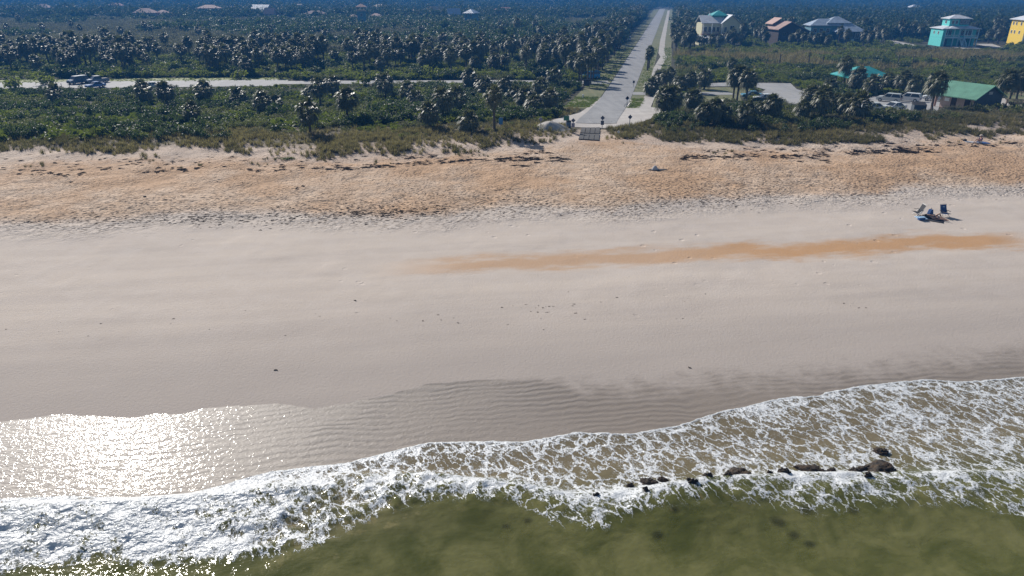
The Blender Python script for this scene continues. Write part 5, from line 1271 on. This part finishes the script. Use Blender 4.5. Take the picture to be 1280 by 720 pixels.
# ramp of plastic mat panels
A_, B_, C_, D_ = at(726.8,159.9), at(750.3,159.9), at(748.9,176.5), at(722.7,175.0)
r = empty('ramp_mat', (A_ + B_ + C_ + D_) / 4); tag(r, 'dark panelled access mat at the beach end of the road', 'access mat')
o0 = r.location.copy()
def bil(u, v): return (A_*(1-u)+B_*u)*(1-v) + (D_*(1-u)+C_*u)*v
def slab(u0, u1, v0, v1, zt, mat, name, par):
    mb = MB(); n = 3; g = []
    for j in range(n+1):
        row = []
        for i in range(n+1):
            q = bil(u0 + (u1-u0)*i/n, v0 + (v1-v0)*j/n); z = float(hg(q.x, q.y)) + zt + 0.10; row.append(Vector((q.x, q.y, z)) - o0)
        g.append(row)
    for j in range(n):
        for i in range(n): mb.add([g[j][i], g[j][i+1], g[j+1][i+1], g[j+1][i]], [(0,1,2,3)])
    ring = [g[0][i] for i in range(n+1)] + [g[j][n] for j in range(1,n+1)] + [g[n][i] for i in range(n-1,-1,-1)] + [g[j][0] for j in range(n-1,0,-1)]
    for a, b in zip(ring, ring[1:] + ring[:1]): mb.add([a, b, b - Vector((0,0,.25)), a - Vector((0,0,.25))], [(0,1,2,3)])
    return mb.build(name, mat, par)
slab(-0.01, 1.01, -0.01, 1.01, -0.14, M['shell'], 'base', r)
for i in range(4):
    for j in range(2): slab((i + 0.05)/4, (i + 0.95)/4, (j + 0.035)/2, (j + 0.965)/2, 0.045, M['rubber_mat'], 'panel', r)
# white sand mound
p = at(689, 160.5); w = 50 * mpp(p) / 2; mb = MB(); n, m = 28, 8; random.seed(4)
for j in range(m + 1):
    for i in range(n):
        a = 2*math.pi*i/n; f = j/m; k = 1 + 0.18*math.sin(2*a + 1) + 0.10*math.sin(5*a); x = w*f*math.cos(a)*k; y = 2.6*f*math.sin(a)*k
        mb.v.append((x, y, float(hg(p.x + x, p.y + y)) - p.z - 0.06 + 1.15*(math.cos(f*math.pi)*0.5 + 0.5) + random.uniform(-.03, .03)*(f < 0.9)))
for j in range(m):
    for i in range(n): mb.f.append((j*n+i, j*n+(i+1)%n, (j+1)*n+(i+1)%n, (j+1)*n+i)); mb.m.append(0)
o = mb.build('sand_mound', M['shell'], None, True); o.location = p; tag(o, 'low mound of pale sand behind the dune beside the road end', 'sand mound')
# rail fence round the dry lawn
def fence(pxs, label):
    P = [at(*q) for q in pxs]; r = empty('rail_fence', P[0]); tag(r, label, 'fence', 'timber rail fences')
    o = P[0]; pts = []
    for a, b in zip(P[:-1], P[1:]):
        k = max(1, round((b - a).length / 3.0)); pts += [a.lerp(b, i / k) for i in range(k)]
    pts.append(P[-1])
    for q in pts: v = q - o; MB().box(v.x - 0.1, v.x + 0.1, v.y - 0.1, v.y + 0.1, v.z - 0.2, v.z + 1.3).build('post', M['wood'], r)
    for a, b in zip(pts[:-1], pts[1:]):
        for z in (0.5, 1.05): MB().tube([a - o + Vector((0,0,z)), b - o + Vector((0,0,z))], 0.08, 6).build('rail', M['wood'], r)
fence([(1232,117.5),(1258,118.0),(1285,122.0),(1320,125)], 'timber rail fence along the inland side of the dry lawn')
fence([(1257,132.0),(1300,132.0),(1330,131.5)], 'timber rail fence between pavement and dry lawn')

# ------------------------------------------------------------------ people and beach things
M['skin'] = paint('skin', (0.42, 0.25, 0.18), 0.55, 0.08); M['skin_tan'] = paint('tanned_skin', (0.32, 0.18, 0.12), 0.55, 0.08)
M['shirt_plum'] = paint('plum_shirt', (0.06, 0.025, 0.065), 0.85, 0.15, 8); M['swim_black'] = paint('black_swimwear', (0.015, 0.015, 0.02), 0.7, 0.2)
M['hair_dark'] = paint('dark_hair', (0.03, 0.02, 0.015), 0.6, 0.3, 20); M['hat_pale'] = paint('pale_hat', (0.50, 0.42, 0.36), 0.8, 0.1)
M['shorts_white'] = paint('white_shorts', (0.6, 0.6, 0.62), 0.8, 0.1); M['towel_blue'] = paint('blue_towel', (0.03, 0.08, 0.22), 0.9, 0.15, 6)
M['towel_dark'] = paint('charcoal_towel', (0.035, 0.033, 0.04), 0.9, 0.2, 6); M['towel_sky'] = paint('light_blue_towel', (0.32, 0.48, 0.66), 0.9, 0.15, 5)
M['towel_grey'] = paint('pale_grey_towel', (0.42, 0.42, 0.44), 0.9, 0.15, 5); M['chair_blue'] = paint('blue_chair_fabric', (0.02, 0.06, 0.19), 0.8, 0.15); M['chair_black'] = paint('black_chair_fabric', (0.02, 0.02, 0.025), 0.8, 0.2)
def skin_body(name, J, E, mat, parent, root=0, sub=2):
    """one continuous skinned surface grown over a jointed skeleton"""
    me = bpy.data.meshes.new(name); me.from_pydata([j[:3] for j in J], E, []); me.materials.append(mat)
    o = bpy.data.objects.new(name, me); COL.objects.link(o); o.parent = parent
    sm = o.modifiers.new('skin', 'SKIN'); sm.use_smooth_shade = True
    for i, v in enumerate(me.skin_vertices[0].data):
        q = J[i][3]; v.radius = (q, q) if not isinstance(q, tuple) else q; v.use_root = (i == root)
    ss_ = o.modifiers.new('sub', 'SUBSURF'); ss_.levels = sub; ss_.render_levels = sub
    return o
def human(J, parent, skin, top, bottom, topmat, botmat, hairmat, hat=False):
    """J: dict of joint positions (pelvis, chest, neck, head, and shoulder/elbow/hand/hip/knee/ankle/toe for sides l and r)"""
    V = []; E = []; ix = {}
    def add(k, p, rr, frm=None):
        ix[k] = len(V); V.append((*p, rr))
        if frm: E.append((ix[frm], ix[k]))
    v = {k: Vector(p) for k, p in J.items()}
    add('pelvis', v['pelvis'], (0.15, 0.11)); add('waist', v['pelvis'].lerp(v['chest'], 0.5), (0.13, 0.10), 'pelvis'); add('chest', v['chest'], (0.16, 0.11), 'waist')
    add('neck', v['neck'], 0.055, 'chest'); hd = (v['head'] - v['neck']).normalized()
    add('jaw', v['neck'].lerp(v['head'], 0.45), 0.075, 'neck'); add('head', v['head'], 0.10, 'jaw'); add('top', v['head'] + hd * 0.08, 0.06, 'head')
    for s_ in 'lr':
        add('sh' + s_, v['sh' + s_], 0.062, 'chest'); add('el' + s_, v['el' + s_], 0.042, 'sh' + s_); add('wr' + s_, v['el' + s_].lerp(v['ha' + s_], 0.86), 0.030, 'el' + s_)
        hdv = (v['ha' + s_] - v['el' + s_]).normalized(); add('pm' + s_, v['ha' + s_], (0.042, 0.02), 'wr' + s_)
        sd = hdv.cross(Vector((0, 0, 1))); sd = sd.normalized() if sd.length > 1e-3 else Vector((0, 1, 0))
        for q, (o_, ln) in enumerate(((-0.03, 0.075), (-0.01, 0.09), (0.01, 0.085), (0.03, 0.065))):
            k = 'f%s%d' % (s_, q); a = v['ha' + s_] + sd * o_ + hdv * 0.045; add(k, a, 0.010, 'pm' + s_); add(k + 'b', a + hdv * ln * 0.6 + Vector((0, 0, -0.012)), 0.008, k)
        th = v['ha' + s_] + sd * (-0.05) + hdv * 0.0; add('t' + s_, th, 0.012, 'pm' + s_); add('tb' + s_, th + hdv * 0.05 - sd * 0.015, 0.009, 't' + s_)
        add('hp' + s_, v['hp' + s_], 0.095, 'pelvis'); add('md' + s_, v['hp' + s_].lerp(v['kn' + s_], 0.5), 0.085, 'hp' + s_); add('kn' + s_, v['kn' + s_], 0.06, 'md' + s_)
        add('ca' + s_, v['kn' + s_].lerp(v['an' + s_], 0.35), 0.06, 'kn' + s_); add('an' + s_, v['an' + s_], 0.04, 'ca' + s_); add('to' + s_, v['to' + s_], (0.045, 0.03), 'an' + s_)
    body = skin_body('body', V, E, skin, parent)
    def garment(name, keys, links, mat, k):
        jj = [(*v_, tuple(x * k for x in r_) if isinstance(r_, tuple) else r_ * k) for v_, r_ in ((V[ix[q]][:3], V[ix[q]][3]) for q in keys)]
        skin_body(name, jj, links, mat, parent)
    if top == 'shirt': garment('shirt', ['pelvis','waist','chest','shl','shr','ell','elr'], [(0,1),(1,2),(2,3),(2,4),(3,5),(4,6)], topmat, 1.16)
    if top == 'bikini': garment('swim_top', ['waist','chest'], [(0,1)], topmat, 1.06)
    garment(bottom, ['pelvis','hpl','hpr'] + (['mdl','mdr'] if bottom == 'shorts' else []), [(0,1),(0,2)] + ([(1,3),(2,4)] if bottom == 'shorts' else []), botmat, 1.12)
    # hair as a cap over the back of the head, plus face
    h = v['head']; mb = MB(); fwd = v['face'] - h; fwd.normalize()
    bm = bmesh.new(); bmesh.ops.create_icosphere(bm, subdivisions=3, radius=0.122)
    for q in list(bm.verts):
        if q.co.normalized().dot(fwd) > 0.45 and q.co.normalized().dot(hd) < 0.6: bm.verts.remove(q)
    me = bpy.data.meshes.new('hair'); bm.to_mesh(me); bm.free(); me.materials.append(hairmat); o = link('hair', me, parent, True); o.location = h + hd * 0.02
    if hat:
        sd = hd.cross(fwd); pts = [h + hd*0.07 + (fwd*math.cos(a*0.5236) + sd*math.sin(a*0.5236))*0.2 for a in range(12)]; top_ = [h + hd*0.19 + (fwd*math.cos(a*0.5236) + sd*math.sin(a*0.5236))*0.10 for a in range(12)]
        MB().add(pts + [q + hd*0.02 for q in pts], [tuple(range(12))[::-1], tuple(range(12, 24))] + [(i, (i+1)%12, 12+(i+1)%12, 12+i) for i in range(12)]).add([h + hd*0.07 + (q - h - hd*0.07)*0.62 for q in pts] + top_, [tuple(range(12, 24))] + [(i, (i+1)%12, 12+(i+1)%12, 12+i) for i in range(12)]).build('hat', M['hat_pale'], parent)
    f = MB(); sd = hd.cross(fwd).normalized(); c = h + fwd * 0.10
    f.tube([c - hd*0.0, c - hd*0.03 + fwd*0.028], [0.010, 0.016], 6)
    f.tube([c - hd*0.06 - sd*0.025, c - hd*0.06 + sd*0.025], 0.008, 5)
    for k in (-1, 1): f.tube([h + sd*k*0.10, h + sd*k*0.118], [0.03, 0.024], 7)
    f.build('face', skin, parent)
    e = MB()
    for k in (-1, 1): e.tube([c + sd*k*0.035 + hd*0.012 - fwd*0.02, c + sd*k*0.035 + hd*0.012 + fwd*0.002], 0.012, 6)
    e.build('eyes', M['hair_dark'], parent)
    return body
# seated person on a blue towel (local +x is the way they face)
p = at(1225, 178.6); r = empty('person', p + Vector((0, 0, 0.03)), R(185)); r.scale = (1.25,) * 3
tag(r, 'person in plum top sitting on the sand by the dune grass', 'person')
J = dict(pelvis=(0,0,0.13), chest=(-0.02,0,0.46), neck=(0.02,0,0.62), head=(0.06,0,0.77), face=(0.3,0,0.74),
 shl=(-0.01,0.19,0.54), shr=(-0.01,-0.19,0.54), ell=(0.14,0.27,0.32), elr=(0.14,-0.27,0.32), hal=(0.36,0.16,0.40), har=(0.36,-0.16,0.40),
 hpl=(0.05,0.10,0.11), hpr=(0.05,-0.10,0.11), knl=(0.42,0.14,0.40), knr=(0.44,-0.14,0.38), anl=(0.66,0.12,0.06), anr=(0.68,-0.12,0.06), tol=(0.82,0.14,0.04), tor=(0.84,-0.14,0.04))
human(J, r, M['skin'], 'shirt', 'shorts', M['shirt_plum'], M['shorts_white'], M['hair_dark'], hat=True)
def towel(px, py, rz, L, W, mat, label, lift=0.02, seed=0):
    p = at(px, py); mb = MB(); n, m = 14, 8
    for j in range(m + 1):
        for i in range(n + 1):
            x = (i/n - .5)*L; y = (j/m - .5)*W; c, s_ = math.cos(rz), math.sin(rz); X_, Y_ = p.x + x*c - y*s_, p.y + x*s_ + y*c
            mb.v.append((x, y, float(hg(X_, Y_)) - p.z + lift + 0.035*float(vnoise(x*4 + seed, y*4, seed))))
    for j in range(m):
        for i in range(n): a = j*(n+1)+i; mb.f.append((a, a+1, a+n+2, a+n+1)); mb.m.append(0)
    o = mb.build('beach_towel', mat, None, True); o.location = p; o.rotation_euler = (0, 0, rz); so = o.modifiers.new('thick', 'SOLIDIFY'); so.thickness = 0.02; tag(o, label, 'towel', 'towels on the beach'); return o
towel(1229.5, 178.4, R(-4), 1.7, 1.0, M['towel_blue'], 'dark blue towel under the seated person', seed=1)
towel(1214, 177.6, R(4), 2.0, 0.9, M['towel_grey'], 'pale grey towel stretched beside the seated person', seed=2)
q = at(1205.8, 176.4); r = empty('beach_bag', q, 0.3); tag(r, 'small dark bag at the end of the grey towel', 'bag')
MB().prism([(-0.28, 0), (0.28, 0), (0.22, 0.28), (-0.2, 0.32)], 'y', -0.14, 0.14).build('bag_body', M['towel_dark'], r, bevel=0.05); MB().tube([(-0.14,0,0.3),(0,0,0.42),(0.14,0,0.28)], 0.015, 5).build('strap', M['black'], r)
# sunbathers
def lying(px, py, rz, label, knee, skin, seed):
    p = at(px, py); r = empty('person', p + Vector((0, 0, 0.05)), rz); r.scale = (1.08,) * 3; tag(r, label, 'person', 'sunbathers')
    J = dict(pelvis=(0,0,0.10), chest=(-0.36,0,0.13), neck=(-0.54,0,0.13), head=(-0.69,0,0.14), face=(-0.68,0,0.4),
     shl=(-0.46,0.19,0.11), shr=(-0.46,-0.19,0.11), ell=(-0.22,0.32,0.06), elr=(-0.22,-0.32,0.06), hal=(0.02,0.30,0.05), har=(0.02,-0.30,0.05),
     hpl=(0.06,0.10,0.09), hpr=(0.06,-0.10,0.09), knl=(0.40,0.13,0.06 + knee), knr=(0.50,-0.13,0.09), anl=(0.74 - 0.25*knee,0.13,0.05), anr=(0.90,-0.14,0.05), tol=(0.86 - 0.25*knee,0.15,0.09), tor=(0.94,-0.16,0.16))
    human(J, r, skin, 'bikini', 'swim_bottom', M['swim_black'], M['swim_black'], M['hair_dark'])
lying(1167, 272.2, R(-34), 'sunbather in black with one knee raised beside navy bag', 0.36, M['skin_tan'], 1)
lying(1171.5, 274.6, R(-30), 'sunbather lying flat on the charcoal towel edge', 0.05, M['skin'], 2)
towel(1166, 273.8, R(-30), 2.0, 1.7, M['towel_dark'], 'charcoal towel under the two sunbathers', seed=3)
towel(1151.5, 272.6, R(5), 1.0, 0.9, M['towel_sky'], 'light blue towel lying by the black beach chair', seed=5)
q = at(1162.5, 267.2); r = empty('beach_bag', q, 0.5); tag(r, 'navy beach bag standing behind the sunbathers', 'bag')
MB().prism([(-0.32, 0), (0.32, 0), (0.14, 0.5), (-0.10, 0.52)], 'y', -0.2, 0.2).build('bag_body', M['towel_blue'], r, bevel=0.06); MB().tube([(-0.1,0,0.5),(0.02,0,0.66),(0.12,0,0.48)], 0.02, 5).build('strap', M['black'], r)
q = at(1151.5, 275.0); r = empty('cool_box', q, 0.1); tag(r, 'low navy cool box next to the light blue towel', 'cool box')
MB().box(-0.34, 0.34, -0.18, 0.18, 0.0, 0.26).build('box', M['towel_blue'], r, bevel=0.04); MB().box(-0.36, 0.36, -0.2, 0.2, 0.262, 0.34).build('lid', M['towel_sky'], r, bevel=0.03)
def chair(px, py, rz, fabric, label, k=1.15):
    p = at(px, py); r = empty('beach_chair', p, rz); r.scale = (k,) * 3; tag(r, label, 'chair', 'folding beach chairs')
    w = 0.30
    MB().prism([(-0.16, 0.30), (-0.42, 1.02), (-0.39, 1.03), (-0.13, 0.31)], 'y', -w, w).build('backrest', fabric, r); MB().prism([(-0.15, 0.26), (0.36, 0.33), (0.36, 0.36), (-0.15, 0.29)], 'y', -w, w).build('seat', fabric, r)
    for sy in (-w - 0.03, w + 0.03):
        MB().tube([(-0.10, sy, 0.2), (-0.44, sy, 1.06)], 0.018, 6).build('back_rail', M['steel'], r)
        MB().tube([(-0.34, sy, 0.0), (0.38, sy, 0.35)], 0.018, 6).build('leg', M['steel'], r); MB().tube([(0.30, sy, 0.0), (-0.22, sy, 0.52)], 0.018, 6).build('leg', M['steel'], r)
        MB().box(-0.28, 0.25, sy - 0.03, sy + 0.03, 0.52, 0.55).build('armrest', M['black'], r)
    b = MB().tube([(-0.44, -w - 0.03, 1.06), (-0.44, w + 0.03, 1.06)], 0.018, 6); b.build('top_bar', M['steel'], r); return r
c1 = chair(1146.5, 269.2, R(178), M['chair_black'], 'black reclining beach chair side-on beside light blue towel')
c2 = chair(1180, 270.6, R(-78), M['chair_blue'], 'blue beach chair facing the sea beside sunbathers')
MB().box(-0.1, 0.1, -0.1, 0.1, -0.002, 0.002).build('printed_patch', M['towel_sky'], c2).matrix_local = Matrix.Translation((-0.315, 0, 0.80)) @ Euler((0, R(-70), 0)).to_matrix().to_4x4()
# white bundle on a dark tarp
q = at(820, 212.2); r = empty('covered_bundle', q, R(3)); tag(r, 'pale rounded bundle on a dark tarp on the trampled sand', 'bundle')
mb = MB(); n, m = 20, 7
for j in range(m + 1):
    for i in range(n):
        a = 2*math.pi*i/n; f = j/m; mb.v.append((-0.15 + 0.42*f*math.cos(a), 0.30*f*math.sin(a), 0.52*math.cos(f*math.pi/2)**0.8 + 0.02 + 0.03*math.sin(3*a)*f))
for j in range(m):
    for i in range(n): mb.f.append((j*n+i, j*n+(i+1)%n, (j+1)*n+(i+1)%n, (j+1)*n+i)); mb.m.append(0)
mb.build('cover', M['towel_grey'], r, True)
mb = MB(); pts = [(-1.0,-0.1),(-0.5,-0.42),(0.3,-0.5),(0.9,-0.25),(1.45,-0.05),(0.9,0.25),(0.3,0.42),(-0.5,0.4)]
mb.prism(pts, 'z', -0.05, 0.05); mb.build('tarp', M['towel_dark'], r)
# small dark debris near the berm
random.seed(5)
for i, (px, py) in enumerate(((379, 233), (371, 236), (89, 228), (181, 246), (444, 376), (862, 460), (345, 463))):
    q = at(px, py); mb = MB(); pts = [(random.gauss(0, 0.04) + x, random.gauss(0, 0.05), max(0.03, 0.08 + random.gauss(0, 0.04))) for x in np.linspace(-0.32, 0.32, 6)]
    mb.tube(pts, [0.03, 0.08, 0.10, 0.09, 0.07, 0.02], 7); o = mb.build('driftwood', M['bark'], None, True); o.location = q; o.rotation_euler = (0, 0, random.uniform(-.5, .5))
    o.scale = (0.75,) * 3 if i < 4 else (0.42,) * 3
    tag(o, 'short dark driftwood piece lying alone on the sand', 'driftwood', 'driftwood pieces on the beach')

# ------------------------------------------------------------------ rocks in the surf
def rockmat():
    t = NT('wet_coquina_rock'); co = t.coord(); n = t.noise(co, 3.0, 6, 0.65); n2 = t.noise(co, 14, 5, 0.7)
    c = t.mix(t.ss(n, 0.38, 0.66), (0.02, 0.016, 0.012), (0.07, 0.042, 0.02)); c = t.mix(t.ss(n2, 0.5, 0.72, 0, 0.6), c, (0.02, 0.02, 0.018))
    p = t.n('BsdfPrincipled'); t.put(p.inputs['Base Color'], c); p.inputs['Roughness'].default_value = 0.6; p.inputs['Specular IOR Level'].default_value = 0.25
    t.put(p.inputs['Normal'], t.bump(t.math('ADD', n, t.math('MULTIPLY', n2, 0.5)), 0.9, 0.08)); return t.finish(p.outputs[0])
M['rock'] = rockmat(); M['rock_sunk'] = paint('dark_sunken_rock', (0.010, 0.012, 0.008), 0.8, 0.3, 3, spec=0.2)  # sunken rocks get a darker colour, to stand out through the water
def rock(px, py, wpx, hgt, label, group, above=True):
    random.seed(int(px * 7 + py)); p = at(px, py, 0.3); s_, t_ = to_st(p.x, p.y); zw = float(sea_z(np.array([s_]), np.array([t_]))[0]); zg = float(hg(p.x, p.y))
    bm = bmesh.new(); bmesh.ops.create_icosphere(bm, subdivisions=5, radius=1.0); sd = random.randint(0, 99)
    D = np.array([v.co.normalized() for v in bm.verts]); a = fbm(D[:,0]*1.9 + sd, D[:,1]*1.9 + D[:,2]*1.5, sd, 4); b = fbm(D[:,0]*6 + sd, D[:,1]*6 + D[:,2]*5, sd + 3, 3)
    c_ = fbm(D[:,0]*15 + sd, D[:,1]*15 + D[:,2]*13, sd + 7, 2)
    Q = D * (0.42 + 0.75*a + 0.5*b + 0.22*c_)[:, None]; Q[:, 2] = np.sign(Q[:, 2]) * np.abs(Q[:, 2]) ** 0.8; Q /= Q.max(0)
    for v, q in zip(bm.verts, Q): v.co = q
    me = bpy.data.meshes.new('rock'); bm.to_mesh(me); bm.free(); me.materials.append(M['rock'] if above else M['rock_sunk']); o = link('rock', me, None, True)
    w = wpx * mpp(p) / 2; top = zw + hgt * 1.1 + 0.08 if above else zw - 0.03; hz = max(0.25, (top - zg + 0.1))
    o.scale = (w * 1.4, w * random.uniform(0.85, 1.2), hz * 0.7); o.location = (p.x, p.y, top - hz * 0.7); o.rotation_euler = (0, 0, random.uniform(-0.6, 0.6)); tag(o, label, 'rock', group); return o
for b in ((787.7,609,10,.14),(811,604,20,.18),(829,601,11,.16),(806,626,13,.18),(743,629,11,.12),(862.6,616,17,.18),(883,607,16,.2),(908,605,13,.16),(925.5,594,26,.22),(962,599,9,.12),(979,599,14,.2),(1069,597,15,.14),(1082.5,605,16,.16),(1079,588,18,.16),(1038,594,12,.1)):
    rock(*b, 'dark wet rock breaking through the foam where the wave ends', 'rocks at the wave edge')
rock(1017, 590.5, 33, .22, 'broad low dark rock amid foam left of the brown rock', 'rocks at the wave edge')['label'] = 'broad low dark rock in foam between two smaller rocks'
rock(1101, 594, 36, .30, 'largest brown rock standing out of the foam', 'rocks at the wave edge')
rock(1101, 564, 15, .16, 'lone dark rock surrounded by lacy foam up the swash', 'rocks at the wave edge')
for b in SUNK:
    rock(*b, 0, 'submerged dark rock showing dimly through green water', 'rocks under the green water', False)

# ------------------------------------------------------------------ haze
hz = NT('sea_air_haze'); hz.t.links.clear()
pv = hz.n('VolumePrincipled'); pv.inputs['Color'].default_value = (0.07, 0.34, 0.88, 1); pv.inputs['Density'].default_value = 0.00048; pv.inputs['Anisotropy'].default_value = 0.0
hz.t.links.new(pv.outputs[0], hz.out.inputs['Volume'])
o = MB().box(-6000, 6000, -1200, 6200, -12, 26).build('haze', hz.mat); o['kind'] = 'stuff'; o['label'] = 'thin blue coastal haze'
